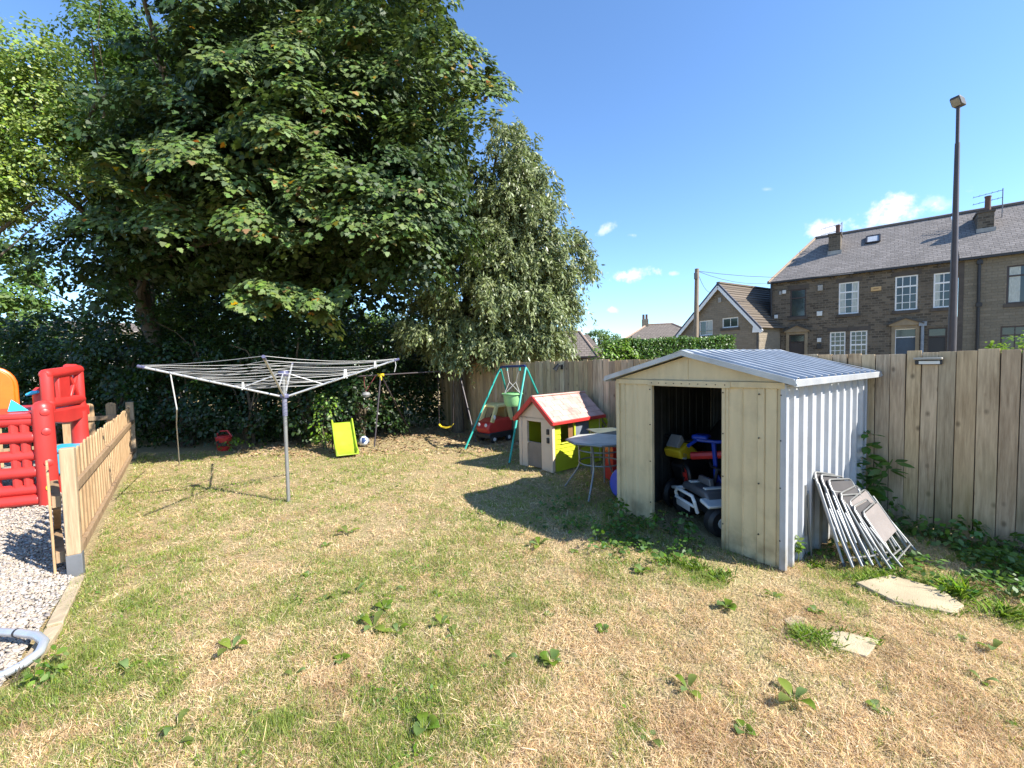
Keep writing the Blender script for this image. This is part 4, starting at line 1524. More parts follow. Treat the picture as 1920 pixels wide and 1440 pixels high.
for sgn in (-1, 1):
    xr, xe = -hw / 2, -hw / 2 + sgn * (hw / 2 + .085)
    rows = MB()
    nrow = 5
    for i in range(nrow):
        f0, f1 = i / nrow, (i + 1) / nrow
        y = -.05
        off = (.0, .11)[i % 2]
        edges = [-.06] + [-.06 + off + .22 * j for j in range(1 if off == 0 else 0, 7) if -.05 < -.06 + off + .22 * j < 1.24] + [1.26]
        for y0, y1 in zip(edges[:-1], edges[1:]):
            za, zb = 1.225 - f0 * .40, 1.225 - f1 * .40
            xa_, xb_ = xr + (xe - xr) * f0, xr + (xe - xr) * f1
            lift = .012
            rows.add([(xa_, y0 + .003, za), (xa_, y1 - .003, za), (xb_, y1 - .003, zb + lift), (xb_, y0 + .003, zb + lift),
                      (xa_, y0 + .003, za - .03), (xa_, y1 - .003, za - .03), (xb_, y1 - .003, zb - .022), (xb_, y0 + .003, zb - .022)],
                     [(0, 1, 2, 3), (7, 6, 5, 4), (0, 4, 5, 1), (1, 5, 6, 2), (2, 6, 7, 3), (3, 7, 4, 0)])
    rows.build('roof_slope', ROOFP, t, bevel=.003, smooth=False, seg=1)
    MB().bar((xr, -.075, 1.205), (xe, -.075, .805), .035, .075).build('barge_board', RED, t, bevel=.006)
    MB().bx(xe - .012, xe + .014, -.09, 1.27, .785, .845).build('eave_trim', RED, t, bevel=.008)
MB().bar((-hw / 2, -.08, 1.232), (-hw / 2, 1.27, 1.232), .06, .03).build('ridge_trim', ROOFP, t, bevel=.01)
# lattice wing
lt = MB()
lt.bar((0, hd + .03, .84), (0, hd + .48, .46), .04, .035).bar((0, hd + .03, .42), (0, hd + .48, .42), .04, .035).bar((0, hd + .03, .0), (0, hd + .03, .86), .04, .03)
for k in range(7):
    c_ = k * .1
    y0 = hd + .03 + c_
    if c_ < .42:
        L_ = min(.42 - c_ * .86, .40) * .62
        lt.bar((0, y0, .43), (0, min(y0 + L_, hd + .46), .43 + L_), .02, .016)
    z1 = min(.42 + c_, .82)
    lt.bar((0, hd + .04, z1), (0, hd + .04 + min(c_, .44), .42 + max(0, c_ - .44)), .02, .016)
lt.build('lattice', LIME, t, bevel=.003)

# ------------------------------------------------------------------ baby swing
A_, B_ = V((-.25, 9.5, 1.70)), V((.28, 8.42, 1.72))
fa, fb = V((-1.023, 8.936, 0)), V((-.08, 7.596, 0))
ba, bb = V((.10, 10.6, 0)), V((1.02, 9.3, 0))
t = thing('baby_swing', 'teal tubular baby swing frame with green bucket seat beside the playhouse', 'swing', (0, 9, 0))
o9 = V((0, 9, 0))
for top, ft in ((A_, fa), (A_, ba), (B_, fb), (B_, bb)):
    k_ = top + (ft - top) * .05 + V((0, 0, -.0))
    MB().tube([top + V((0, 0, -.02)) - o9, k_ - o9, ft - o9], .02, 10).build('leg', TEAL, t)
MB().tube([A_ + V((0, 0, -.015)) - o9, A_ + (B_ - A_) * .04 + V((0, 0, .01)) - o9, B_ + (A_ - B_) * .04 + V((0, 0, .01)) - o9, B_ + V((0, 0, -.015)) - o9], .024, 10).build('crossbar', M('navy_paint', (.02, .035, .16), .4), t)
bc = V((.0, 8.85, .90)) - o9
seat = MB().lathe([(.13, .0), (.165, .05), (.185, .20), (.20, .25), (.19, .25), (.17, .20), (.15, .06), (.0, .04)], bc, 18).build('bucket_seat', MINT, t)
MB().lathe([(.20, .235), (.222, .245), (.222, .27), (.20, .275)], bc, 18).build('seat_rim', MINT, seat)
rp = MB()
q0, q1 = A_.lerp(B_, .28) - o9, A_.lerp(B_, .78) - o9
for q, sx_ in ((q0, -1), (q1, 1)):
    mid = q.lerp(bc + V((.02 * sx_, 0, .27)), .58)
    rp.tube([q, mid], .006, 6)
    for dx in (-.16, .16):
        rp.tube([mid, bc + V((dx, .1 * sx_ * -1, .26))], .006, 6)
rp.build('rope', LINE, t)
for q in (q0, q1):
    MB().tube([q + V((0, 0, .03)), q + V((0, 0, -.08))], .022, 8).build('swivel', TEAL, t)

# ------------------------------------------------------------------ toy car
t = thing('toy_car', 'red and black ride on toy car with yellow roof under the teal swing', 'toy car', (-.42, 9.86, 0), math.atan2(-.69, -.72))
# local +x = forward
MB().prism([(-.36, .10), (.36, .10), (.37, .20), (.33, .24), (-.33, .24), (-.37, .2)], -.23, .23).build('chassis', DARK, t, bevel=.02)
bd_ = MB().prism([(-.36, .21), (.10, .19), (.36, .21), (.40, .33), (.36, .45), (.2, .53), (-.28, .55), (-.38, .47)], -.22, .22).build('body', RED, t, bevel=.05, seg=3)
cb = MB()
RFY = M('cream_yellow_plastic', (.72, .62, .28), .4, var=.08)
for sy_ in (-1, 1):
    cb.bar((.26, sy_ * .20, .46), (.10, sy_ * .185, .82), .055, .10).bar((-.35, sy_ * .20, .46), (-.27, sy_ * .185, .82), .055, .12)
cb.build('pillar', RFY, t, bevel=.015)
MB().prism([(-.30, .78), (.14, .78), (.12, .84), (.05, .875), (-.20, .875), (-.28, .84)], -.205, .205).build('roof', RFY, t, bevel=.03)
MB().bx(-.26, -.18, -.17, .17, .46, .80).build('seat', M('ochre_panel', (.26, .17, .05), .6), t, bevel=.03)
for sy_ in (-1, 1):
    MB().ball((.375, sy_ * .12, .405), .045, 12, 8, (.5, 1, 1)).build('headlight', WHITEP, t)
    MB().ball((.22, sy_ * .25, .58), .06, 10, 6, (.5, .5, 1)).build('wing_mirror', WHITEP, t)
    MB().bx(-.22, .10, sy_ * .222, sy_ * .228, .25, .50).build('door', RED, t, bevel=.01)
for cx in (-.22, .23):
    for sy_ in (-1, 1):
        wl = MB().tube([(cx, sy_ * .17, .085), (cx, sy_ * .185, .085), (cx, sy_ * .235, .085), (cx, sy_ * .245, .085)], [.07, .085, .085, .07], 18).build('wheel', DARK, t)
        MB().tube([(cx, sy_ * .243, .085), (cx, sy_ * .25, .085)], .042, 12).build('hubcap', WHITEP, wl)
MB().tube([(.12, 0, .44), (.05, 0, .55)], .014, 8).tube([V((.05, 0, .55)) + V((-.03 * math.sin(a), .09 * math.cos(a), .09 * math.sin(a))) for a in [k * .524 for k in range(12)]], .013, 6, closed=True).build('steering_wheel', DARK, t)

# ------------------------------------------------------------------ small lime slide
p = G(650, 853)
t = thing('toy_slide', 'small lime green plastic slide standing on the lawn edge by the dark hedge', 'slide', (p.x, p.y, 0), math.radians(-62))
# local +x points down the slide
prof = [(-.62, .60), (-.55, .60), (-.40, .46), (-.15, .20), (.0, .085), (.12, .05), (.20, .05)]
vs, fs = [], []
for x_, z_ in prof:
    for yy, dz in ((-.215, .075), (-.19, .08), (-.165, .0), (.165, .0), (.19, .08), (.215, .075), (.215, -.02), (-.215, -.02)):
        vs.append((x_, yy, z_ + dz))
for i in range(len(prof) - 1):
    for j in range(8):
        fs.append((8 * i + j, 8 * i + (j + 1) % 8, 8 * i + 8 + (j + 1) % 8, 8 * i + 8 + j))
fs += [tuple(range(8)), tuple(range(8 * len(prof) - 1, 8 * len(prof) - 9, -1))]
MB().add(vs, fs).build('chute', M('lime_green_plastic', (.30, .42, .025), .42, var=.12, dirt=.25, dscale=6), t, bevel=.006)
for sy_ in (-1, 1):
    MB().tube([(-.60, sy_ * .19, .72), (-.60, sy_ * .19, .58), (-.78, sy_ * .20, 0)], .016, 8).build('leg', DARK, t)
for z in (.2, .4):
    x_ = -.60 - .18 * (1 - z / .58)
    MB().tube([(x_, -.19, z), (x_, .19, z)], .018, 8).build('step', DARK, t)

# ball
p = G(677, 838)
BALLM, nt, b = nodes('panelled_ball')
tcn = N(nt, 'ShaderNodeTexCoord')
vo = N(nt, 'ShaderNodeTexVoronoi')
vo.inputs['Scale'].default_value = 9
nt.links.new(tcn.outputs['Object'], vo.inputs['Vector'])
lt_ = N(nt, 'ShaderNodeMath', operation='LESS_THAN')
lt_.inputs[1].default_value = .28
nt.links.new(vo.outputs['Color'], lt_.inputs[0])
nt.links.new(mixc(nt, lt_.outputs[0], (.68, .72, .78), (.03, .06, .16)), b.inputs['Base Color'])
b.inputs['Roughness'].default_value = .4
o = MB().ball((0, 0, 0), .11, 24, 16).build('ball', BALLM)
o.location = (p.x + .02, p.y + .15, .11)
tag(o, 'white and dark blue play ball on the ground beside the lime slide', 'ball')

# ------------------------------------------------------------------ dark swing set under the trees
t = thing('swing_set', 'dark metal swing frame with yellow connectors in the shade under the trees', 'swing', (-2.1, 10, 0))
o10 = V((-2.1, 10, 0))
C1, C2 = at(714, 703, 9.75) - o10, at(860, 694, 10.4) - o10
feet = ((C1, G(702, 838) - o10), (C1, V((-2.7, 11.2, 0)) - o10), (C2, V((-.86, 9.75, 0)) - o10), (C2, V((-1.2, 11.9, 0)) - o10))
for tp_, ft in feet:
    MB().tube([tp_, ft], .017, 8).build('leg', BLACKIRON, t)
dirc = (C2 - C1)
MB().tube([C1 - dirc * .28, C1, C2, C2 + dirc * .02], .015, 8).build('crossbar', BLACKIRON, t)
for c_ in (C1, C2):
    MB().tube([c_ + V((-.07, 0, .0)), c_ + V((.07, 0, .0))], .032, 10).tube([c_, c_ + V((-.005, 0, -.12))], [.03, .026], 10).build('connector', YEL, t)
sc = at(837, 800, 10.3) - o10
swg = MB().add([sc + V((x_, y_, z_)) for x_, z_ in ((-.17, .07), (-.12, .01), (0, -.01), (.12, .01), (.17, .07)) for y_, in ((-.07,), (.07,))] + [sc + V((x_, y_, z_ - .02)) for x_, z_ in ((-.17, .07), (-.12, .01), (0, -.01), (.12, .01), (.17, .07)) for y_, in ((-.07,), (.07,))],
               [(2 * i, 2 * i + 1, 2 * i + 3, 2 * i + 2) for i in range(4)] + [(10 + 2 * i, 12 + 2 * i, 13 + 2 * i, 11 + 2 * i) for i in range(4)] + [(2 * i, 2 * i + 2, 12 + 2 * i, 10 + 2 * i) for i in range(4)] + [(2 * i + 1, 11 + 2 * i, 13 + 2 * i, 2 * i + 3) for i in range(4)] + [(0, 10, 11, 1), (8, 9, 19, 18)]).build('swing_seat', YEL, t)
rp = MB()
for dx, f in ((-.17, .72), (.17, .93)):
    rp.tube([sc + V((dx, 0, .07)), C1.lerp(C2, f)], .006, 5)
rp.build('rope', BLACKIRON, t)
q = C1 - dirc * .2
MB().tube([q, q + V((.0, 0, -.2)), q + V((.03, 0, -.35))], .008, 6).tube([C1 - dirc * .06, q + V((.03, 0, -.35))], .008, 6).build('hanger', M('dark_red_rope', (.16, .03, .03), .7), t)
MB().lathe([(.0, -.06), (.07, -.05), (.10, 0), (.07, .05), (0, .06)], q + V((.03, 0, -.42)), 12).build('disc_seat', M('grey_disc', (.2, .2, .2), .6), t)

# red toy in the hedge
p = G(398, 852)
t = thing('plastic_toy', 'dark red plastic toy half hidden in the shade of the hedge', 'toy', (p.x, p.y + .38, 0), .4)
MB().lathe([(.10, 0), (.13, .05), (.16, .30), (.13, .34), (.0, .36)], (0, 0, 0), 14).build('body', RED, t)
MB().tube([(-.15, 0, .30), (-.08, 0, .44), (.08, 0, .44), (.15, 0, .30)], .018, 8).build('handle', RED, t)
MB().bx(-.08, .08, -.16, -.12, .12, .2).build('plate', DARK, t, bevel=.01)

# ------------------------------------------------------------------ patio table by the shed
tcx, tcy = 1.19, 5.84
t = thing('patio_table', 'octagonal grey topped garden table with silver tube legs beside the playhouse', 'table', (tcx, tcy, 0), math.radians(12))
R_ = .45
oc = [(R_ * math.cos(math.radians(a)), R_ * math.sin(math.radians(a))) for a in (-70, -20, 20, 70, 110, 160, 200, 250)]
top = MB()
top.add([(x_, y_, z_) for z_ in (.705, .722) for x_, y_ in oc], [tuple(range(7, -1, -1)), tuple(range(8, 16))] + [(i, (i + 1) % 8, 8 + (i + 1) % 8, 8 + i) for i in range(8)])
top.build('table_top', M('dusty_grey_glass', (.50, .50, .44), .45, var=.2, scale=5, dirt=.25), t, bevel=.003)
rim = MB()
rim.tube([(x_ * 1.005, y_ * 1.005, .708) for x_, y_ in oc], .016, 8, closed=True)
rim.build('rim', STEEL, t)
for a in (230, 310, 40, 140):
    ca, sa = math.cos(math.radians(a)), math.sin(math.radians(a))
    MB().tube([(.36 * ca, .36 * sa, .70), (.30 * ca, .30 * sa, .60), (.29 * ca, .29 * sa, .36), (.33 * ca, .33 * sa, .27), (.52 * ca, .52 * sa, 0)], .0135, 8).build('leg', STEEL, t)
for z in (.585, .405):
    MB().tube([(.285 * math.cos(k * .2618), .285 * math.sin(k * .2618), z) for k in range(24)], .011, 8, closed=True).build('ring', STEEL, t)
t = thing('second_table', 'darker table top standing behind the octagonal garden table', 'table', (1.62, 6.55, 0), .2)
MB().bx(-.40, .40, -.3, .3, .70, .72).build('table_top', M('dark_green_grey_top', (.11, .13, .11), .5), t, bevel=.01)
for sx_ in (-.34, .34):
    for sy_ in (-.25, .25):
        MB().tube([(sx_, sy_, 0), (sx_, sy_, .70)], .014, 8).build('leg', STEEL, t)
t = thing('plastic_crate', 'red plastic box on the ground under the garden tables', 'box', (1.62, 6.42, 0), .25)
b_ = MB()
b_.bx(-.20, .20, -.16, .16, 0, .04).bx(-.20, -.18, -.16, .16, .04, .5).bx(.18, .20, -.16, .16, .04, .5).bx(-.18, .18, -.16, -.14, .04, .5).bx(-.18, .18, .14, .16, .04, .5)
b_.build('body', RED, t, bevel=.008)
MB().bx(-.215, .215, -.175, .175, .5, .53).build('lid', RED, t, bevel=.008)
MB().bx(-.235, -.215, -.05, .05, .40, .44).build('handle', RED, t, bevel=.006)
# blue sledge like tub leaning on the shed
q = SOX + SX * (-1.16) + SY * .34
t = thing('plastic_tub', 'shiny blue plastic tub lying on its side against the left shed wall', 'tub', (q[0], q[1], 0), SO_ANG + .3)
tub = MB().lathe([(.0, .0), (.17, .0), (.19, .02), (.23, .26), (.25, .27), (.25, .285), (.22, .285), (.18, .03), (0, .02)], (0, 0, 0), 24,
                 Matrix.Translation((0, 0, .235)) @ Matrix.Rotation(math.radians(-104), 4, 'X') @ Matrix.Rotation(.3, 4, 'Y'))
tb_ = tub.build('body', BLUE, t)
T_ = Matrix.Translation((0, 0, .235)) @ Matrix.Rotation(math.radians(-104), 4, 'X') @ Matrix.Rotation(.3, 4, 'Y')
MB().tube([T_ @ V((.26 * math.cos(a), .26 * math.sin(a), .275)) for a in (-.5, -.2, .2, .5)], .014, 6).build('handle', BLUE, t)
# ------------------------------------------------------------------ stone terrace
TO = (14.835, 24.495)
TA = math.atan2(-.653, .757)
FRAME_W = M('white_upvc', (.74, .74, .74), .4, var=.03)
FRAME_D = M('dark_brown_frame', (.045, .028, .026), .45, var=.1)
GUT = M('black_gutter', (.02, .018, .02), .45, var=.1)
LEAD = M('lead_flashing', (.30, .29, .27), .6, var=.2)
CURT = M('net_curtain', (.42, .45, .42), .9, var=.25, scale=12, stretch=(6, 6, .6))


def holed_wall(mb, x0, x1, z0, z1, holes, y=0, dep=.14):
    xs_ = sorted({x0, x1, *[h[0] for h in holes], *[h[1] for h in holes]})
    zs_ = sorted({z0, z1, *[max(z0, h[2]) for h in holes], *[min(z1, h[3]) for h in holes]})
    for a, b2 in zip(xs_[:-1], xs_[1:]):
        for c_, d_ in zip(zs_[:-1], zs_[1:]):
            mx, mz = (a + b2) / 2, (c_ + d_) / 2
            if any(h[0] < mx < h[1] and h[2] < mz < h[3] for h in holes):
                continue
            mb.add([(a, y, c_), (b2, y, c_), (b2, y, d_), (a, y, d_)], [(0, 1, 2, 3)])
    for h in holes:
        a, b2, c_, d_ = h[0], h[1], max(z0, h[2]), min(z1, h[3])
        for p_ in ([(a, c_), (b2, c_)], [(b2, c_), (b2, d_)], [(b2, d_), (a, d_)], [(a, d_), (a, c_)]):
            (xa_, za), (xb_, zb) = p_
            mb.add([(xa_, y, za), (xb_, y, zb), (xb_, y + dep, zb), (xa_, y + dep, za)], [(0, 1, 2, 3)])


def window(par, x0, x1, z0, z1, fm, cols=1, rows=(), transom=None, y=.03, sill=True, curtain=None, fw=.06, glz=GLASS):
    f = MB()
    f.bx(x0, x0 + fw, y, y + .06, z0, z1).bx(x1 - fw, x1, y, y + .06, z0, z1).bx(x0 + fw, x1 - fw, y, y + .06, z0, z0 + fw).bx(x0 + fw, x1 - fw, y, y + .06, z1 - fw, z1)
    if transom:
        f.bx(x0 + fw, x1 - fw, y + .001, y + .058, transom - .035, transom + .035)
    for k in range(1, cols):
        xm = x0 + (x1 - x0) * k / cols
        f.bx(xm - .014, xm + .014, y + .008, y + .05, z0 + fw, z1 - fw)
    for zm in rows:
        f.bx(x0 + fw, x1 - fw, y + .01, y + .048, zm - .014, zm + .014)
    o = f.build('window', fm, par, smooth=False)
    MB().bx(x0 + .02, x1 - .02, y + .03, y + .035, z0 + .02, z1 - .02).build('pane', glz, o, smooth=False)
    if curtain:
        for a, b2 in curtain:
            MB().bx(a, b2, y + .018, y + .026, z0 + fw, z1 - fw).build('curtain', CURT, o, smooth=False)
    if sill:
        MB().bx(x0 - .08, x1 + .08, -.06, .10, z0 - .16, z0 - .004).build('sill', DKSTONE, o, smooth=False)
    return o


tA = thing('terraced_house', 'sooty stone terraced house with white windows and hipped roof end, left of the lamp post', 'house', (*TO, 0), TA, 'stone terrace beyond the fence')
GZ = .5
holes = [(.95, 1.67, 3.96, 5.47), (3.09, 3.91, 3.93, 5.55), (5.28, 6.09, 3.91, 5.56), (6.62, 7.30, 3.91, 5.51), (2.74, 3.40, 1.7, 3.03), (3.58, 4.27, 1.7, 3.03),
         (.92, 1.64, GZ, 3.0), (.20, .52, GZ, 3.04), (5.30, 6.10, GZ, 3.02), (6.47, 7.11, GZ, 2.99)]
m_ = MB()
holed_wall(m_, 0, 7.42, GZ - .5, 6.0, holes)
m_.add([(0, 0, 0), (0, 6.9, 0), (0, 6.9, 6), (0, 0, 6)], [(0, 1, 2, 3)])
m_.add([(0, 6.9, 0), (7.42, 6.9, 0), (7.42, 6.9, 6), (0, 6.9, 6)], [(0, 1, 2, 3)])
m_.build('wall', STONE, tA, smooth=False)
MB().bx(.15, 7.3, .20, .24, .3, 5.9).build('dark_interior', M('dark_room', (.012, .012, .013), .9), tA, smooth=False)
RY, RZT = 3.5, 8.84


def roof_slopes(par, x0, x1, hip, y0=-.14, z0=6.02):
    h = hip
    MB().add([(x0 - .1, y0, z0), (x1, y0, z0), (x1, RY, RZT), (x0 + h, RY, RZT)], [(0, 1, 2, 3)]).build('roof', SLATE, par, smooth=False)
    MB().add([(x1, 7.0, z0), (x0 - .1, 7.0, z0), (x0 + h, RY, RZT), (x1, RY, RZT)], [(0, 1, 2, 3)]).build('roof', SLATE, par, smooth=False)
    if h:
        sl2 = MB().add([(x0 - .1, 7.0, z0), (x0 - .1, y0, z0), (x0 + h, RY, RZT)], [(0, 1, 2)]).build('roof', SLATE, par, smooth=False)
        MB().tube([(x0 - .1, y0, z0 + .01), (x0 + h, RY, RZT + .02)], .07, 6).build('hip_tile', M('buff_ridge_tile', (.34, .25, .17), .8), par)


roof_slopes(tA, 0, 7.42, 1.72)
MB().tube([(1.72, RY, RZT + .02), (7.42, RY, RZT + .02)], .09, 6).build('ridge_tile', M('dark_ridge_tile', (.13, .11, .10), .85), tA)
MB().bx(-.14, 7.42, -.22, -.08, 5.92, 6.015).build('gutter', GUT, tA)
cb = MB()
for k in range(9):
    x = .4 + k * .8
    cb.bx(x - .05, x + .05, -.10, .01, 5.80, 5.92)
cb.build('gutter_corbel', DKSTONE, tA, smooth=False)
window(tA, .95, 1.67, 3.96, 5.47, FRAME_D, 1, (), 5.0)
window(tA, 3.09, 3.91, 3.93, 5.55, FRAME_W, 3, (4.30, 4.68), 5.05, curtain=((3.15, 3.34), (3.66, 3.85)))
window(tA, 5.28, 6.09, 3.91, 5.56, FRAME_W, 3, (4.28, 4.66), 5.05)
window(tA, 6.62, 7.30, 3.91, 5.51, FRAME_W, 2, (4.28, 4.66), 5.05, curtain=((6.68, 6.84),))
window(tA, 2.74, 3.40, 1.7, 3.03, FRAME_W, 3, (2.55, 2.78, 2.05), 2.32)
window(tA, 3.58, 4.27, 1.7, 3.03, FRAME_W, 3, (2.55, 2.78, 2.05), 2.32)
DOORD = M('dark_brown_door', (.04, .03, .03), .4)
DOORB = M('dark_blue_door', (.03, .055, .09), .4)
for x0, x1, zt, mt, fm, nm in ((.92, 1.64, 3.0, DOORD, FRAME_D, 'door'), (.20, .52, 3.04, DOORD, FRAME_D, 'door'), (5.30, 6.10, 3.02, DOORB, FRAME_W, 'door'), (6.47, 7.11, 2.99, DARK, FRAME_D, 'door')):
    d_ = MB().bx(x0 + .05, x1 - .05, .08, .12, GZ, zt - .45 if nm and x1 - x0 > .5 else zt - .05)
    d_ = d_.build('door', mt, tA, smooth=False)
    if x1 - x0 > .5:
        MB().bx(x0 + .05, x1 - .05, .085, .10, zt - .38, zt - .06).build('fanlight', GLASS, d_, smooth=False)
        MB().bx(x1 - .16, x1 - .13, .05, .08, 1.45, 1.5).build('handle', LEAD, d_)
    MB().bx(x0, x0 + .05, .04, .12, GZ, zt).bx(x1 - .05, x1, .04, .12, GZ, zt).bx(x0 + .05, x1 - .05, .04, .12, zt - .05, zt).bx(x0 + .05, x1 - .05, .042, .118, zt - .44, zt - .39).build('door_frame', fm, d_, smooth=False)
for cx, hw_, zb, zp in ((1.27, .58, 3.13, 3.47), (5.68, .60, 3.17, 3.50)):
    s_ = MB().prism([(cx - hw_, zb), (cx + hw_, zb), (cx + hw_, zb + .06), (cx, zp), (cx - hw_, zb + .06)], -.12, .0)
    s_.bx(cx - .50, cx - .36, -.05, .005, GZ, zb).bx(cx + .36, cx + .50, -.05, .005, GZ, zb).bx(cx - .36, cx + .36, -.05, .005, 3.0 if cx < 3 else 3.02, zb)
    s_.build('door_surround', ASHLAR, tA, smooth=False)
    MB().bar((cx - hw_ - .05, -.08, zb + .06), (cx, -.08, zp + .035), .22, .05).bar((cx + hw_ + .05, -.081, zb + .06), (cx, -.081, zp + .035), .22, .05).build('hood_mould', DKSTONE, tA, smooth=False)
# heads over windows, odds and ends on the wall
for x0, x1, zt in ((.95, 1.67, 5.47), (3.09, 3.91, 5.55), (5.28, 6.09, 5.56), (6.62, 7.30, 5.51), (2.74, 3.40, 3.03), (3.58, 4.27, 3.03)):
    MB().bx(x0 - .12, x1 + .12, -.012, .0, zt + .004, zt + .22).build('lintel', DKSTONE, tA, smooth=False)
for x, z, w_, h_, mt, nm in ((.66, 5.40, .17, .19, WHITEP, 'alarm_box'), (.48, 5.36, .12, .2, LEAD, 'alarm_box'), (.28, 4.06, .17, .2, WHITEP, 'meter_box'), (2.28, 4.05, .24, .24, WHITEP, 'meter_box'), (2.28, 2.64, .18, .22, WHITEP, 'meter_box'), (2.28, 2.3, .2, .26, GUT, 'meter_box'), (2.30, 5.41, .22, .3, LEAD, 'air_vent')):
    MB().bx(x - w_ / 2, x + w_ / 2, -.07, .0, z - h_ / 2, z + h_ / 2).build(nm, mt, tA, bevel=.01)
MB().bx(4.37, 4.77, -.05, .0, 4.97, 5.18).build('house_sign', M('tan_sign', (.50, .33, .15), .6), tA, bevel=.01)
MB().bx(4.47, 4.67, -.053, -.051, 5.05, 5.10).build('sign_lettering', M('brown_letter', (.22, .13, .06), .7), tA)
MB().tube([(.05, -.10, 6.0), (.05, -.08, .5)], .05, 8).build('drainpipe', GUT, tA)
MB().tube([(6.28, -.09, 3.25), (6.28, -.09, .5)], .06, 8).bx(6.15, 6.42, -.16, -.02, 3.1, 3.3).build('drainpipe', M('grey_pipe', (.22, .25, .29), .5), tA)


def chimney(par, x0, x1, y0, y1, zb, zt, pots, zpot):
    c_ = MB().bx(x0, x1, y0, y1, zb, zt).build('chimney', STONE, par, smooth=False)
    MB().bx(x0 - .04, x1 + .04, y0 - .04, y1 + .04, zt, zt + .09).build('chimney_cap', DKSTONE, c_, smooth=False)
    for px_ in pots:
        MB().lathe([(.11, zt + .09), (.10, zpot - .1), (.12, zpot - .06), (.12, zpot), (.09, zpot), (.09, zt + .09)], (px_, (y0 + y1) / 2, 0), 12).build('chimney_pot', M('clay_pot', (.12, .065, .05), .8), c_)
    MB().bx(x0 - .03, x1 + .06, y0 - .05, y0 - .002, zb - .02, zb + .22).build('flashing', LEAD, c_, smooth=False)
    return c_


def aerial(par, x, y, z0, z1, dirn=-1):
    a = MB().tube([(x, y, z0), (x, y, z1)], .02, 6)
    for zz, L_ in ((z1 - .08, .95), (z1 - .42, .95)):
        a.tube([(x, y, zz), (x + dirn * L_, y + .05, zz - .1)], .013, 5)
        for k in range(5):
            q = .15 + k * .2
            a.tube([(x + dirn * q, y - .16, zz - .1 * q / L_), (x + dirn * q, y + .16, zz - .1 * q / L_)], .008, 4)
    a.build('aerial', M('aerial_metal', (.16, .16, .17), .5, .5), par)


c_ = chimney(tA, 2.50, 3.03, 1.65, 2.75, 7.36, 8.46, (2.88,), 9.06)
aerial(tA, 3.03, 2.6, 8.4, 9.3)
# roof light
sy0, sz0 = 2.12, 6.02 + (2.12 + .14) / 3.64 * 2.82
sy1, sz1 = 2.72, 6.02 + (2.72 + .14) / 3.64 * 2.82
f = MB()
nn_ = V((0, -2.82, 3.64)).normalized() * .06
p4_ = [V((4.12, sy0, sz0)), V((4.66, sy0, sz0)), V((4.66, sy1, sz1)), V((4.12, sy1, sz1))]
for i in range(4):
    f.bar(p4_[i] + nn_, p4_[(i + 1) % 4] + nn_, .08, .07, nn_)
rl_ = f.build('roof_light', GUT, tA, smooth=False)
MB().add([p + nn_ * 1.1 for p in p4_], [(0, 1, 2, 3)]).build('pane', M('sky_glass', (.35, .38, .42), .08), rl_, smooth=False)

tB = thing('terraced_house', 'buff stone terraced house with brown framed window, right of the lamp post', 'house', (*TO, 0), TA, 'stone terrace beyond the fence')
m_ = MB()
holes = [(8.88, 10.0, 3.86, 5.49), (8.75, 9.6, 1.6, 2.9)]
holed_wall(m_, 7.424, 16, 0, 6.0, holes, -.03)
m_.add([(16, -.03, 0), (16, 6.9, 0), (16, 6.9, 6), (16, -.03, 6)], [(0, 1, 2, 3)])
m_.build('wall', STONE2, tB, smooth=False)
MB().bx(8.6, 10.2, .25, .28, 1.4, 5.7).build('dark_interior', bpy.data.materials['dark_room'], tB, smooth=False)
roof_slopes(tB, 7.524, 16, 0, -.17, 6.05)
MB().tube([(7.43, RY, RZT + .03), (16, RY, RZT + .03)], .09, 6).build('ridge_tile', bpy.data.materials['dark_ridge_tile'], tB)
MB().bx(7.43, 16, -.27, -.11, 5.93, 6.03).build('gutter', GUT, tB)
window(tB, 8.88, 10.0, 3.86, 5.49, FRAME_D, 1, (), 5.05, y=.0, curtain=((8.96, 9.28),))
window(tB, 8.75, 9.6, 1.6, 2.9, FRAME_D, 2, (), 2.5, y=.0)
chimney(tB, 8.15, 8.68, 1.65, 2.75, 7.36, 8.30, (8.53,), 9.16)
aerial(tB, 9.05, 2.6, 7.9, 9.5)
MB().tube([(8.05, -.12, 5.9), (8.07, -.10, .5)], .055, 8).bx(7.98, 8.16, -.2, -.04, 3.82, 3.98).bx(7.97, 8.15, -.2, -.04, 5.7, 5.86).build('drainpipe', GUT, tB)
MB().bx(7.43, 7.60, -.05, -.031, .5, 5.9).build('quoin', DKSTONE, tB, smooth=False)

# ------------------------------------------------------------------ gable house
go = (12.2, 25.0)
t = thing('gable_house', 'detached buff stone house with steep brown tiled roof and white bargeboards', 'house', (*go, 0), math.atan2(-.855, .52))
m_ = MB()
xl, xr_ = -4.2, 2.25
AP = 6.0
sl_l, sl_r = .97, 1.12
wl_, wr_ = AP + sl_l * xl, AP - sl_r * xr_
hs = [(-1.36, -.47, 3.17, 4.07), (.13, 1.09, 3.52, 4.09)]
holed_wall(m_, xl, xr_, 0, wl_, [], 0)
zmax = wr_
holed_wall(m_, -2.55, xr_, wl_, 3.14, [], 0)
m_.add([(xl, 0, wl_), (-2.55, 0, wl_), (-2.55, 0, 3.14), (-2.95, 0, 3.14)], [(0, 1, 2, 3)])
holed_wall(m_, -1.7, xr_, 3.14, 3.45, [(-1.36, -.47, 3.17, 4.2)], 0)
m_.add([(-2.95, 0, 3.14), (-1.7, 0, 3.14), (-1.7, 0, 3.45), (-2.63, 0, 3.45)], [(0, 1, 2, 3)])
holed_wall(m_, -1.7, 1.6, 3.45, 4.20, [(-1.36, -.47, 3.17, 4.07), (.13, 1.09, 3.52, 4.09)], 0)
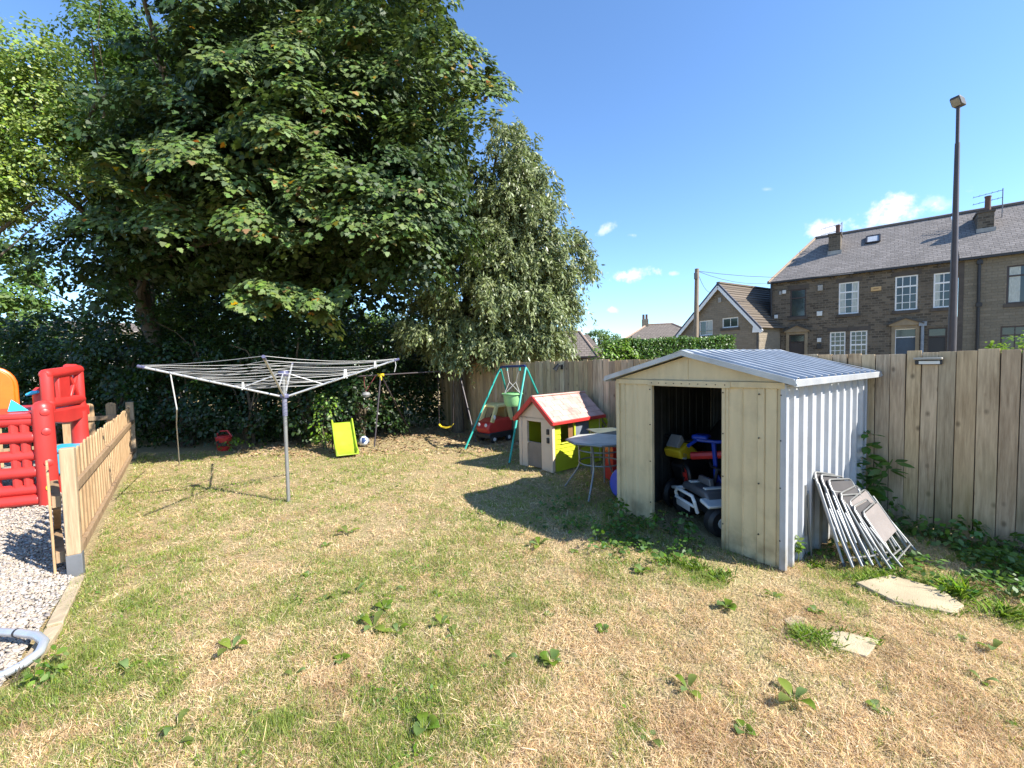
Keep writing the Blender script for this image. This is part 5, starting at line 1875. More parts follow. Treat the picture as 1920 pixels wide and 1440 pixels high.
m_.add([(-2.63, 0, 3.45), (-1.7, 0, 3.45), (-1.7, 0, 4.20), (-1.856, 0, 4.20)], [(0, 1, 2, 3)])
m_.add([(1.6, 0, 3.45), (xr_, 0, 3.45), (1.607, 0, 4.2), (1.6, 0, 4.2)], [(0, 1, 2, 3)])
m_.add([(-1.856, 0, 4.20), (1.607, 0, 4.20), (0, 0, AP)], [(0, 1, 2)])
m_.add([(xr_, 0, 0), (xr_, 9, 0), (xr_, 9, wr_), (xr_, 0, wr_)], [(0, 1, 2, 3)])
m_.add([(xl, 9, 0), (xl, 0, 0), (xl, 0, wl_), (xl, 9, wl_)], [(0, 1, 2, 3)])
m_.build('wall', GABLESTONE, t, smooth=False)
rz = .12
MB().add([(0, -.2, AP + rz), (0, 9.2, AP + rz), (xr_ + .25, 9.2, AP + rz - sl_r * (xr_ + .25)), (xr_ + .25, -.2, AP + rz - sl_r * (xr_ + .25))], [(0, 1, 2, 3)])
for sg, sl_, xe in ((1, sl_r, xr_ + .25), (-1, sl_l, xl - .3)):
    vs, fs = [], []
    nr_ = 16
    for i in range(nr_):
        for f_, up in ((i / nr_, 0), ((i + 1) / nr_, .045)):
            xx = xe * f_
            vs += [(xx, -.22, AP + rz - sl_ * abs(xx) + up), (xx, 9.2, AP + rz - sl_ * abs(xx) + up)]
        a = 4 * i
        fs.append((a, a + 2, a + 3, a + 1))
        if i:
            fs.append((a - 2, a, a + 1, a - 1))
    MB().add(vs, fs).build('roof', TILE_BROWN, t, smooth=False)
    q0, q1 = V((0, -.2, AP - .06)), V((xe, -.2, AP - .06 - sl_ * abs(xe)))
    MB().bar(q0 + V((0, -.012, 0)), q1 + V((0, -.012, 0)), .05, .22, (0, 0, 1)).build('bargeboard', FRAME_W, t, smooth=False)
    MB().bar(q0 + V((0, .0, .15)), q1 + V((0, .0, .15)), .09, .09, (0, 0, 1)).build('verge', M('dark_blue_verge', (.05, .06, .09), .7), t, smooth=False)
MB().bar((0, -.2, AP + rz + .03), (0, 9.2, AP + rz + .03), .2, .09).build('ridge_tile', TILE_BROWN, t)
MB().prism([(xr_ - .2, wr_ - .02), (xr_ + .28, wr_ - .25), (xr_ + .28, wr_ - .35), (xr_ - .25, wr_ - .35)], -.232, -.19).build('bargeboard', FRAME_W, t, smooth=False)
window(t, -1.36, -.47, 3.17, 4.07, FRAME_W, 2, (), None, y=.04, curtain=((-.86, -.55),))
window(t, .13, 1.09, 3.52, 4.09, FRAME_W, 2, (), None, y=.04)
MB().bx(-.10, .10, -.05, 0, 5.02, 5.30).build('air_vent', LEAD, t, bevel=.01)
MB().tube([(xr_ - .05, -.06, wr_ - .35), (xr_ - .05, -.06, 0)], .045, 8).build('drainpipe', GUT, t)


# ------------------------------------------------------------------ far roofs
def hip_house(name, label, loc, rz_, w_, d_, ez, rzz, ridge, chim=True, wm=None):
    t = thing(name, label, 'house', loc, rz_)
    MB().bx(-w_, w_, -d_, d_, 0, ez).build('wall', wm or GABLESTONE, t, smooth=False)
    e = .35
    MB().add([(-w_ - e, -d_ - e, ez), (w_ + e, -d_ - e, ez), (w_ + e, d_ + e, ez), (-w_ - e, d_ + e, ez), (-ridge, 0, rzz), (ridge, 0, rzz)],
             [(0, 1, 5, 4), (2, 3, 4, 5), (1, 2, 5), (3, 0, 4)]).build('roof', TILE_FAR, t, smooth=False)
    hp = MB()
    for s1, s2 in ((-1, -1), (1, -1), (1, 1), (-1, 1)):
        hp.tube([(s1 * (w_ + e), s2 * (d_ + e), ez + .02), (s1 * ridge, 0, rzz + .02)], .09, 6)
    hp.tube([(-ridge, 0, rzz + .02), (ridge, 0, rzz + .02)], .09, 6)
    hp.build('ridge_tile', M('pinkish_ridge', (.34, .24, .18), .85), t)
    MB().bx(-w_ - e, w_ + e, -d_ - e - .06, -d_ - e + .04, ez - .12, ez - .01).build('gutter', GUT, t)
    window(t, -w_ * .6, -w_ * .1, ez - 1.5, ez - .45, FRAME_W, 2, (), None, y=-d_ - .07, sill=False)
    window(t, w_ * .2, w_ * .7, ez - 1.5, ez - .45, FRAME_W, 2, (), None, y=-d_ - .07, sill=False)
    if chim:
        c_ = MB().bx(-ridge - .5, -ridge + .1, -.4, .4, rzz - .6, rzz + .55).build('chimney', STONE2, t, smooth=False)
        for px_ in (-.35, -.05):
            MB().lathe([(.12, rzz + .55), (.11, rzz + 1.0), (.13, rzz + 1.05), (0, rzz + 1.05)], (-ridge + px_, 0, 0), 10).build('chimney_pot', bpy.data.materials['clay_pot'], c_)
    return t


p = at(1238, 640, 42)
hip_house('hipped_house', 'distant house with dull hipped tile roof and a chimney, behind the clipped hedge', (p.x + .3, 43, 0), math.radians(-14), 3.2, 3.0, 3.75, 5.3, 1.2)
# small house at the left with a gable to the right
p = at(1060, 665, 28)
t = thing('brown_roofed_house', 'low house with plain brown roof just right of the willow like tree', 'house', (3.3, 27.4, 0), math.radians(-10))
MB().bx(-3, 1.75, 0, 5, 0, 2.25).build('wall', STONE2, t, smooth=False)
MB().add([(-3, -.3, 2.1), (2.2, -.3, 2.1), (1.05, 2.4, 3.82), (-3, 2.4, 3.82), (2.2, 5.2, 2.1), (-3, 5.2, 2.1)], [(0, 1, 2, 3), (1, 4, 2), (4, 5, 3, 2)]).build('roof', TILE_FAR, t, smooth=False)
MB().tube([(2.2, -.3, 2.13), (1.05, 2.4, 3.84), (-3, 2.4, 3.84)], .08, 6).build('ridge_tile', bpy.data.materials['pinkish_ridge'], t)
window(t, .9, 1.5, 1.2, 2.0, FRAME_D, 2, (), None, y=-.06, sill=False)
MB().bx(-3, 2.2, -.36, -.28, 2.0, 2.1).build('gutter', GUT, t)
t = thing('brown_roofed_house', 'second small brown roof peeping out behind the low house', 'house', (6.2, 36, 0), math.radians(-12))
MB().bx(-2, 1.2, 0, 4, 0, 2.6).build('wall', STONE2, t, smooth=False)
MB().add([(-2, -.3, 2.5), (1.5, -.3, 2.5), (.2, 2, 4.15), (-2, 2, 4.15), (1.5, 4.3, 2.5), (-2, 4.3, 2.5)], [(0, 1, 2, 3), (1, 4, 2), (4, 5, 3, 2)]).build('roof', TILE_FAR, t, smooth=False)
window(t, -.6, .3, 1.4, 2.2, FRAME_W, 2, (), None, y=-.06, sill=False)
# pale house glimpsed through the leaves far left
t = thing('pale_house', 'pale rendered house glimpsed through the leaves at the far left', 'house', (-26, 27, 0), math.radians(35))
MB().bx(-4, 4, 0, 6, 0, 4.4).build('wall', M('cream_render', (.62, .58, .50), .9), t, smooth=False)
MB().add([(-4.3, -.3, 4.3), (4.3, -.3, 4.3), (4.3, 3, 5.2), (-4.3, 3, 5.2), (4.3, 6.3, 4.3), (-4.3, 6.3, 4.3)], [(0, 1, 2, 3), (4, 5, 3, 2)]).build('roof', TILE_FAR, t, smooth=False)
for x0 in (-2.8, -.5, 1.8):
    window(t, x0, x0 + 1.1, 2.8, 3.9, FRAME_W, 2, (), None, y=-.07, sill=False)

# ------------------------------------------------------------------ street lamp and telegraph pole
lp = V((9.275, 9.0, 0))
t = thing('street_lamp', 'tall dark street lamp post rising behind the fence in front of the terrace', 'street lamp', lp)
MB().tube([(0, 0, -.05), (0, 0, .3), (0, 0, 2.55)], [.075, .072, .068], 16).build('base_column', BLACKIRON, t)
MB().tube([(0, 0, 2.5), (0, 0, 3.0), (-.005, 0, 6.1)], [.066, .060, .040], 16).build('column', BLACKIRON, t)
MB().tube([(-.005, 0, 6.05), (-.01, 0, 6.84)], .032, 12).build('spigot', BLACKIRON, t)
hd_ = MB().prism([(-.17, .08), (-.15, .125), (.03, .10), (.11, -.02), (.09, -.05), (-.08, -.04)], -.08, .08, Matrix.Translation((.0, 0, 6.88)) @ Matrix.Rotation(.35, 4, 'Z'))
h_ = hd_.build('lamp_head', M('lamp_grey', (.06, .058, .055), .5, var=.2), t, bevel=.02)
MB().prism([(-.165, .07), (-.075, -.047), (-.06, -.05), (-.15, .075)], -.065, .065, Matrix.Translation((.0, 0, 6.875)) @ Matrix.Rotation(.35, 4, 'Z')).build('lens', M('lamp_lens', (.22, .21, .19), .25), h_, bevel=.004)

t = thing('telegraph_pole', 'weathered timber telegraph pole rising from the hedge, left of the terrace', 'pole', (8.62, 20, 0))
MB().tube([(-.04, 0, 0), (.02, 0, 3), (.07, 0, 5.95)], [.125, .11, .092], 12).build('pole', M('grey_pole_wood', (.23, .18, .13), .85, var=.3, scale=5, stretch=(6, 6, .5), bmp=.4), t)
MB().bx(-.10, .03, -.16, -.06, 5.45, 5.75).build('junction_box', DARK, t, bevel=.015)
wr = MB()
pt = V((.07, 0, 5.85))
for e_ in (at(1600, 512, 21.5), at(1446, 530, 24.3), at(1332, 548, 25.2)):
    e_ = e_ - V((8.62, 20, 0))
    wr.tube([pt.lerp(e_, s_) + V((0, 0, -.25 * 4 * s_ * (1 - s_) * (1 if e_.length > 5 else .3))) for s_ in (0, .15, .3, .45, .6, .75, .9, 1)], .012, 5)
wr.build('wire', M('overhead_wire', (.10, .10, .11), .6), t)
# ------------------------------------------------------------------ trees and hedges
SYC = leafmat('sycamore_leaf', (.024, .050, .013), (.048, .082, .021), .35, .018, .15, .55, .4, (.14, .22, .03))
SYCSUN = leafmat('sycamore_sunlit_leaf', (.085, .14, .036), (.135, .185, .05), .3, .018, .2, .55, .45, (.16, .24, .04))  # paler copy of the sycamore leaf, sunlight painted into the front sprays
SYCY = leafmat('tinged_leaf', (.20, .17, .04), (.27, .13, .04), .3, .03, .3, .45, .3)
YGL = leafmat('yellow_green_leaf', (.17, .27, .055), (.28, .33, .085), .35, .02, .35, .42, .4)
WIL = leafmat('grey_green_leaf', (.155, .195, .085), (.25, .28, .13), .32, .012, .25, .4, .45, (.22, .30, .06))
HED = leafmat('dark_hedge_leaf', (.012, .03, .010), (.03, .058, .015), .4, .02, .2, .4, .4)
CLIP = leafmat('clipped_hedge_leaf', (.05, .11, .02), (.09, .17, .028), .35, .02, .3, .4, .4)
FARL = leafmat('far_leaf', (.06, .12, .03), (.12, .18, .045), .35, .02, .3, .5, .3)
LIGHTL = leafmat('light_bush_leaf', (.13, .24, .035), (.19, .29, .05), .3, .02, .4, .4, .4)


def ell_shell(n, c, r, lo=.6):
    d = rand_unit(n)
    k = lo + (1 - lo) * rng.random((n, 1)) ** .7
    return np.array(c) + d * k * np.array(r), d


def clump_leaves(cen, out, R, per, size, flat=.45, droop=.5, spread=.45, tilt=.38):
    """leaf positions on drooping sprays round each clump centre"""
    n = len(cen)
    idx = np.repeat(np.arange(n), per)
    N_ = len(idx)
    d = rand_unit(N_)
    d[:, 2] = np.abs(d[:, 2]) * .9 - .15
    d = nrm(d)
    k = rng.uniform(.35, 1.0, (N_, 1))
    rr = R[idx][:, None]
    pos = cen[idx] + d * k * rr * np.array([1, 1, flat])
    rad = np.linalg.norm(d[:, :2] * k, axis=1)
    pos[:, 2] -= (rad ** 2) * rr[:, 0] * .35
    tl = (rng.normal(0, tilt, (n, 2)) - .45 * out[:, :2])[idx]
    pos[:, 2] += (d[:, :2] * k * rr * tl).sum(1)
    nt_ = np.concatenate([-tl, np.zeros((N_, 1))], 1)
    nor = np.array([0, 0, 1.]) + nt_ + d * np.array([.7, .7, .2]) + out[idx] * .45 + rng.normal(0, spread, (N_, 3))
    tip = d * np.array([1, 1, .2]) + np.array([0, 0, -droop]) + rng.normal(0, .3, (N_, 3))
    sz = rng.uniform(size[0], size[1], N_)
    return pos, nor, tip, sz


def limb(mb, p0, p1, r0, r1, bend=.25, n=6):
    p0, p1 = V(p0), V(p1)
    L_ = (p1 - p0).length
    off = V(rng.normal(0, 1, 3)) * bend * L_ * .25
    pts = [p0.lerp(p1, i / n) + off * math.sin(math.pi * i / n) + V((0, 0, .06 * L_ * math.sin(math.pi * i / n))) for i in range(n + 1)]
    mb.tube(pts, [r0 + (r1 - r0) * i / n for i in range(n + 1)], 8)
    return pts


def leafset(name, mat, arrs, tpl, parent, base):
    pos = np.concatenate([a[0] for a in arrs]) - np.array(base)
    return leaves(name, mat, pos, np.concatenate([a[1] for a in arrs]), np.concatenate([a[2] for a in arrs]), np.concatenate([a[3] for a in arrs]), tpl, parent)


# --- big sycamore
sb = (-8.95, 11.0, 0)
t = thing('sycamore_tree', 'huge dark green sycamore with layered leaf sprays filling the upper left', 'tree', sb)
tr = MB()
tp = [(0, 0, -.1), (.02, 0, .5), (.10, -.02, 1.45), (-.12, 0, 2.5), (-.42, .05, 3.3), (-.55, .1, 4.2), (-.2, .2, 5.4), (.4, .3, 7), (.8, .3, 9)]
tr.tube(tp, [.27, .23, .21, .20, .19, .17, .15, .11, .05], 12)
tr.build('trunk', BARK, t)
lm = MB()
ends = [(2.6, -1.8, 5.5), (4.2, -.6, 6.5), (5.6, -1.2, 8.2), (3.0, 1.4, 9.5), (1.2, -2.4, 7.2), (-1.6, -1.2, 6.2), (5.0, -2.2, 4.6), (6.6, -.8, 6.8), (2.0, -2.6, 9.5), (4.6, .4, 10.8), (-1.6, .6, 8.5), (6.4, -2.6, 5.4)]
for i, e_ in enumerate(ends):
    s0 = tp[(4, 5, 6, 7, 5, 5, 4, 6, 7, 7, 6, 5)[i]]
    pts = limb(lm, s0, e_, .10, .03, .35)
    for k in range(3):
        b0 = pts[2 + k]
        limb(lm, b0, b0 + V(rng.normal(0, 1, 3)) * .8 + V((.3, -.4, .3)), .035, .01, .4, 4)
lm.build('limb', BARK, t)
# second stem seen low in the gaps
cen, out = [], []
for n_, c_, r_, lo in ((500, (-5.4, 11.3, 8.2), (5.2, 4.2, 5.4), .62), (170, (-5.2, 9.7, 5.3), (4.4, 2.3, 1.5), .5), (150, (-2.6, 10.3, 7.6), (2.5, 2.9, 3.6), .5),
                       (90, (-8.7, 9.6, 5.4), (1.9, 2.0, 2.2), .5), (60, (-4.9, 8.6, 9.6), (2.6, 1.6, 2.0), .55), (40, (-2.2, 8.9, 4.4), (1.5, 1.2, 1.0), .5), (150, (-4.6, 8.6, 6.0), (3.5, 1.5, 1.2), .3), (80, (-2.3, 8.2, 5.1), (1.3, 1.1, 1.0), .3)):
    p_, d_ = ell_shell(n_, c_, r_, lo)
    cen.append(p_)
    out.append(d_)
cen, out = np.concatenate(cen), np.concatenate(out)
zlow = 2.75 + .5 * vnoise(cen[:, 0], cen[:, 1], .8, 41)
k = cen[:, 2] > zlow
# open gaps so that clumps of light and dark stay separate
gap = vnoise(cen[:, 0] + cen[:, 1] * .3, cen[:, 2], .75, 44)
k &= (gap > .27) & ~((cen[:, 0] < -8.0) & (cen[:, 2] > 8.6) & (cen[:, 1] < 11.5)) & ~((cen[:, 0] < -8.8) & (cen[:, 2] > 9.2))
cen, out = cen[k], out[k]
# sprays that stand forward where the photograph shows them lit
front = [(430, 120, 7.6, .55), (540, 200, 7.4, .55), (330, 180, 7.8, .5), (280, 250, 7.6, .45), (370, 310, 7.3, .6), (430, 360, 7.2, .6), (500, 270, 7.2, .5), (560, 310, 7.2, .5), (470, 420, 7.3, .55), (310, 400, 7.7, .55),
         (560, 350, 7.3, .55), (640, 370, 7.3, .6), (720, 380, 7.5, .65), (760, 430, 7.8, .55), (690, 440, 7.5, .6), (540, 560, 7.4, .42), (500, 585, 7.4, .38), (590, 575, 7.5, .36), (250, 330, 7.9, .45), (210, 400, 8.2, .45),
         (640, 160, 7.9, .7), (740, 130, 8.2, .8), (800, 60, 8.4, .8), (680, 60, 8.0, .7), (560, 40, 8.0, .7), (820, 160, 8.5, .7), (860, 230, 8.8, .6), (770, 250, 8.3, .6), (900, 170, 9.2, .6), (930, 160, 9.4, .45), (870, 90, 9.0, .5),
         (150, 430, 8.8, .5), (420, 60, 8.0, .6), (480, 100, 7.8, .6)]
fc, fo_, fR = [], [], []
for x, y, Yd, R_ in front:
    c_ = np.array(at(x, y, Yd))
    for j in range(3):
        fc.append(c_ + rng.normal(0, .28, 3) * np.array([1, .7, .6]) * R_ / .5)
        fo_.append((.1, -.8, .5))
        fR.append(R_ * rng.uniform(.7, 1.1))
R_ = rng.uniform(.38, .72, len(cen))
fx_, fz_ = cen[:, 0] / cen[:, 1], (cen[:, 2] - 1.8) / cen[:, 1]
k = ~((fx_ < -.93) & (fz_ > .30) & (cen[:, 1] < 10.8)) & ~((fx_ < -.79) & (fz_ > .74))
cen, out, R_ = cen[k], out[k], R_[k]
isfront = cen[:, 1] < 11.2
A1 = clump_leaves(cen[isfront], out[isfront], R_[isfront], 135, (.06, .118), .55, .55)
A2 = clump_leaves(cen[~isfront], out[~isfront], R_[~isfront] * 1.15, 40, (.15, .26), .5, .55)
A3 = clump_leaves(np.array(fc), np.array(fo_), np.array(fR), 185, (.062, .12), .5, .6, .32)
# shaded leaves filling the inside of the crown
ni = 26000
pi_, di_ = ell_shell(ni, (-5.0, 11.2, 7.9), (4.4, 3.1, 4.6), .25)
p2_, d2_ = ell_shell(9000, (-5.2, 10.0, 4.7), (4.2, 1.6, 1.4), .2)
pi_ = np.concatenate([pi_, p2_])
ix, iz = pi_[:, 0] / pi_[:, 1], (pi_[:, 2] - 1.8) / pi_[:, 1]
pi_ = pi_[~((ix < -.74) & (iz > .62)) & (pi_[:, 2] > 2.9) & (vnoise(pi_[:, 0] + pi_[:, 1], pi_[:, 2], 1.1, 47) > .22)]
ni = len(pi_)
A4 = (pi_, np.array([0, 0, 1.]) + rng.normal(0, .6, (ni, 3)), rand_unit(ni) + np.array([0, 0, -.4]), rng.uniform(.13, .22, ni))
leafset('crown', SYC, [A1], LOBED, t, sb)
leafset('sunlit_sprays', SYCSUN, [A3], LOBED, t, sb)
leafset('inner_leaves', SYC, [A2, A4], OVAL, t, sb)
sel = rng.random(len(A3[0])) < .035
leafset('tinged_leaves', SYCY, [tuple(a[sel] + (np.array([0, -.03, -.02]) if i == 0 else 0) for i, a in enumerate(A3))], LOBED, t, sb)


def bushy(name, label, base, blobs, mat, per, size, tpl=OVAL, R=(.25, .45), trunk=.07, h0=1.0, group=None, cat='shrub', dens=26, barkm=None, flat=.7, lo=.55, zmin=.08, stems=4):
    t = thing(name, label, cat, base, 0, group)
    b_ = np.array(base)
    cen, out = [], []
    for c_, r_ in blobs:
        area = (r_[0] * r_[1] * r_[2]) ** (2 / 3)
        n_ = max(5, int(dens * area))
        p_, d_ = ell_shell(n_, np.array(c_) + b_, r_, lo)
        cen.append(p_)
        out.append(d_)
    cen, out = np.concatenate(cen), np.concatenate(out)
    k = cen[:, 2] > zmin
    cen, out = cen[k], out[k]
    arr = clump_leaves(cen, out, rng.uniform(R[0], R[1], len(cen)), per, size, flat, .4, .55)
    arr[0][:, 2] = np.maximum(arr[0][:, 2], .02)
    tr = MB()
    for i in range(stems):
        c_, r_ = blobs[i % len(blobs)]
        e_ = V(c_) + V(rng.normal(0, .25, 3)) * min(r_)
        j = V((rng.normal(0, .08), rng.normal(0, .08), 0)) * (0 if stems == 1 else 1)
        pts = limb(tr, j + V((0, 0, -.05)), e_, trunk, trunk * .35, .25)
        for q in range(2):
            limb(tr, pts[3 + q], V(c_) + V(rng.normal(0, .5, 3)) * V(r_).length * .5, trunk * .4, trunk * .12, .3, 4)
    tr.build('trunk' if stems == 1 else 'stem', barkm or BARK, t)
    leafset('crown' if cat == 'tree' else 'foliage', mat, [arr], tpl, t, base)
    return t


# --- dark hedge shrubs under the sycamore
hedge_lab = ['dark shrub at the far left behind the orange slides', 'dark leafy shrub behind the red turret rail', 'dark leafy shrub behind the far end of the picket fence', 'dark shrub behind the hanging end of the airer cord',
             'dark leafy shrub behind the left arm of the airer', 'dark leafy shrub directly behind the airer pole', 'speckled dark shrub just left of the lime slide', 'dark shrub behind the white and blue ball', 'dark shrub deep behind the swing crossbar',
             'dark shrub behind the trunk of the willow like tree']
spec = [((-13.6, 10.6), 1.5, 3.6), ((-11.6, 10.9), 1.3, 3.6), ((-9.7, 10.4), 1.25, 3.5), ((-7.9, 10.3), 1.2, 3.5), ((-6.3, 10.2), 1.2, 3.4), ((-4.8, 10.2), 1.1, 3.3), ((-3.75, 10.5), .9, 2.9), ((-3.3, 12.2), 1.2, 3.4), ((-1.9, 13.3), 1.3, 3.2), ((-.2, 13.6), 1.3, 3.0)]
for (xy, r_, h_), lab in zip(spec, hedge_lab):
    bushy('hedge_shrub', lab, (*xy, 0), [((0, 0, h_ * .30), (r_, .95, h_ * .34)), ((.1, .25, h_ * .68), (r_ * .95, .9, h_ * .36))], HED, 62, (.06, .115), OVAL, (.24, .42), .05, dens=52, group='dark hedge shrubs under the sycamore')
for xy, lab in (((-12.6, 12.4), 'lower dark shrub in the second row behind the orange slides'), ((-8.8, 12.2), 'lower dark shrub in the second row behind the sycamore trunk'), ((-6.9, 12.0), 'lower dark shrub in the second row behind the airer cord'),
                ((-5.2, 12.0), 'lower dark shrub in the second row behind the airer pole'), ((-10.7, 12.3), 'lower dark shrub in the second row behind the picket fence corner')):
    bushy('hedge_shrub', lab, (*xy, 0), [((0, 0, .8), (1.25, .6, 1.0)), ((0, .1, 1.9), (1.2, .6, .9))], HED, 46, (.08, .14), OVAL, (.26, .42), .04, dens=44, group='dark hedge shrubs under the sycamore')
# thick weeds at the left edge by the tube
p = G(45, 1275)
bushy('weed_clump', 'thick clump of bright green weeds at the end of the bent grey tube', (p.x, p.y, 0), [((0, 0, .05), (.20, .14, .07))], DOCK, 22, (.03, .075), OVAL, (.05, .10), .005, dens=330, zmin=.015)
# taller backing trees, so the gaps under the crown stay leafy
for i, (xy, r_, h_, lab) in enumerate((((-11.8, 14.5), 2.3, 6.4, 'shaded tree behind the picket fence corner, left of the sycamore trunk'), ((-9.7, 15.0), 2.3, 6.2, 'shaded tree directly behind the sycamore trunk'), ((-7.2, 14.6), 2.3, 6.0, 'shaded tree behind the hedge, right of the sycamore trunk'), ((-3.2, 15.6), 2.0, 4.6, 'shaded tree seen between the sycamore and the willow like tree'))):
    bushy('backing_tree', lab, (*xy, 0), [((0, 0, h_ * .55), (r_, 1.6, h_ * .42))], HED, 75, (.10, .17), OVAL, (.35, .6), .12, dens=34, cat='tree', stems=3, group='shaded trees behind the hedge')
# sunlit shrub sprigs at the foot of the hedge
bushy('small_shrub', 'small sunlit green shrub behind the airer pole, at the foot of the hedge', (-4.25, 9.45, 0), [((0, 0, .45), (.38, .25, .42)), ((.1, 0, .9), (.22, .2, .35))], LIGHTL, 30, (.05, .09), OVAL, (.12, .22), .015, dens=60)
bushy('small_shrub', 'low bright green weeds at the hedge foot beside the dark red toy', (-5.95, 9.25, 0), [((0, 0, .16), (.32, .16, .15))], LIGHTL, 26, (.04, .08), OVAL, (.08, .15), .01, dens=60)

# --- yellow-green tree at the upper left
yb = (-13.4, 8.6, 0)
t = bushy('yellow_green_tree', 'bright yellow green small leaved tree at the upper left with twisted twigs', yb,
          [((3.3, .2, 6.9), (1.3, 1.1, 1.3)), ((4.3, .1, 7.3), (1.0, .9, 1.1)), ((3.5, .1, 5.5), (1.1, .9, .9)), ((2.3, .3, 8.3), (1.2, 1.1, 1.1)), ((4.7, .2, 6.1), (.75, .7, .8)), ((2.4, .2, 6.2), (1.2, 1, 1.3))],
          YGL, 120, (.05, .09), OVAL, (.28, .52), .07, cat='tree', dens=62, lo=.25, stems=3)
bushy('small_leaved_tree', 'dark small leaved tree top between the yellow green tree and the sycamore', (-11.0, 13.2, 0),
      [((-.4, 0, 11.2), (1.7, 1.4, 1.6)), ((1.2, 0, 10.4), (1.5, 1.4, 1.4)), ((-.2, 0, 9.0), (2.2, 1.6, 1.5)), ((.2, 0, 7.0), (2.3, 1.6, 1.6))], FARL, 70, (.08, .14), OVAL, (.3, .55), .05, cat='tree', dens=60, lo=.2, stems=2)

# --- willow-like tree at the fence end
wb = (-1.47, 11.4, 0)
t = thing('willow_like_tree', 'grey green tree with narrow drooping leaves in front of the fence end', 'tree', wb)
tr = MB()
tpw = [(0, 0, -.1), (.0, 0, .8), (.03, 0, 1.7), (.15, 0, 2.8), (.5, .05, 4.2), (.9, .05, 5.6), (1.2, 0, 7.2)]
tr.tube(tpw, [.17, .145, .13, .12, .10, .07, .03], 10)
tr.build('trunk', BARK, t)
lm = MB()
tipsw = []
wcen = [((1.2, 0, 6.5), (1.0, 1.1, 1.5)), ((1.8, 0, 5.9), (.9, 1.0, 1.2)), ((1.5, 0, 4.9), (1.6, 1.4, 1.5)), ((1.1, -.2, 3.3), (1.9, 1.5, 1.2)), ((2.2, 0, 3.8), (1.05, 1.1, 1.3)), ((-.5, -.5, 3.0), (.95, 1.0, .8)), ((1.3, -.6, 2.5), (1.3, .8, .6)), ((.6, -.3, 5.0), (.8, .9, 1.2)), ((1.9, -.3, 2.6), (1.1, .8, .8)), ((.4, -.5, 2.3), (1.0, .7, .6)), ((2.9, -.1, 4.3), (.7, .7, .9))]
for c_, r_ in wcen:
    for j in range(3):
        e_ = V(c_) + V(rng.normal(0, .45, 3)) * V(r_).length * .5
        s0 = V(tpw[min(6, max(2, int(e_.z / 1.35)))])
        limb(lm, s0, e_, .045, .012, .3)
lm.build('limb', BARK, t)
pl_ = []
for c_, r_ in wcen:
    n_ = int(60 * (r_[0] * r_[1] * r_[2]) ** (2 / 3))
    p_, d_ = ell_shell(n_, np.array(c_) + np.array(wb), r_, .35)
    pl_.append(np.concatenate([p_, d_], 1))
pl_ = np.concatenate(pl_)
pl_ = pl_[vnoise(pl_[:, 0] + .5 * pl_[:, 1], pl_[:, 2], 1.3, 51) > .2]
nst = 9
st = np.repeat(pl_, nst, 0)
plume = np.repeat(rng.uniform(.35, .62, len(pl_)), nst)
st[:, :3] += rng.normal(0, .10, (len(st), 3))
st[:, 3:6] += rng.normal(0, .45, (len(st), 3))
per = 22
idx = np.repeat(np.arange(len(st)), per)
s_ = np.tile(np.linspace(0, 1, per), len(st)) + rng.normal(0, .03, len(idx))
Ls = (plume * rng.uniform(.6, 1.1, len(st)))[idx]
hd = nrm(st[:, 3:6] * np.array([1, 1, .1]) + rng.normal(0, .25, (len(st), 3)))[idx]
pos = st[idx, :3] + hd * (np.sqrt(np.clip(s_, 0, 1)) * .75 * Ls)[:, None] + np.array([0, 0, -1.]) * (s_ ** 1.6 * Ls * .75)[:, None] + rng.normal(0, .03, (len(idx), 3))
tip = np.array([0, 0, -1.]) * (.35 + s_)[:, None] + hd * .5 + rng.normal(0, .45, (len(idx), 3))
nor = rand_unit(len(idx)) * .8 + np.array([0, 0, .6]) + hd * .7
ok = pos[:, 2] > 1.25
leaves('crown', WIL, (pos - np.array(wb))[ok], nor[ok], tip[ok], rng.uniform(.09, .15, len(idx))[ok], np.array([(0, 0, 0), (.15, .3, .02), (.13, .65, 0), (0, 1, -.06), (-.13, .65, 0), (-.15, .3, .02)]), t)

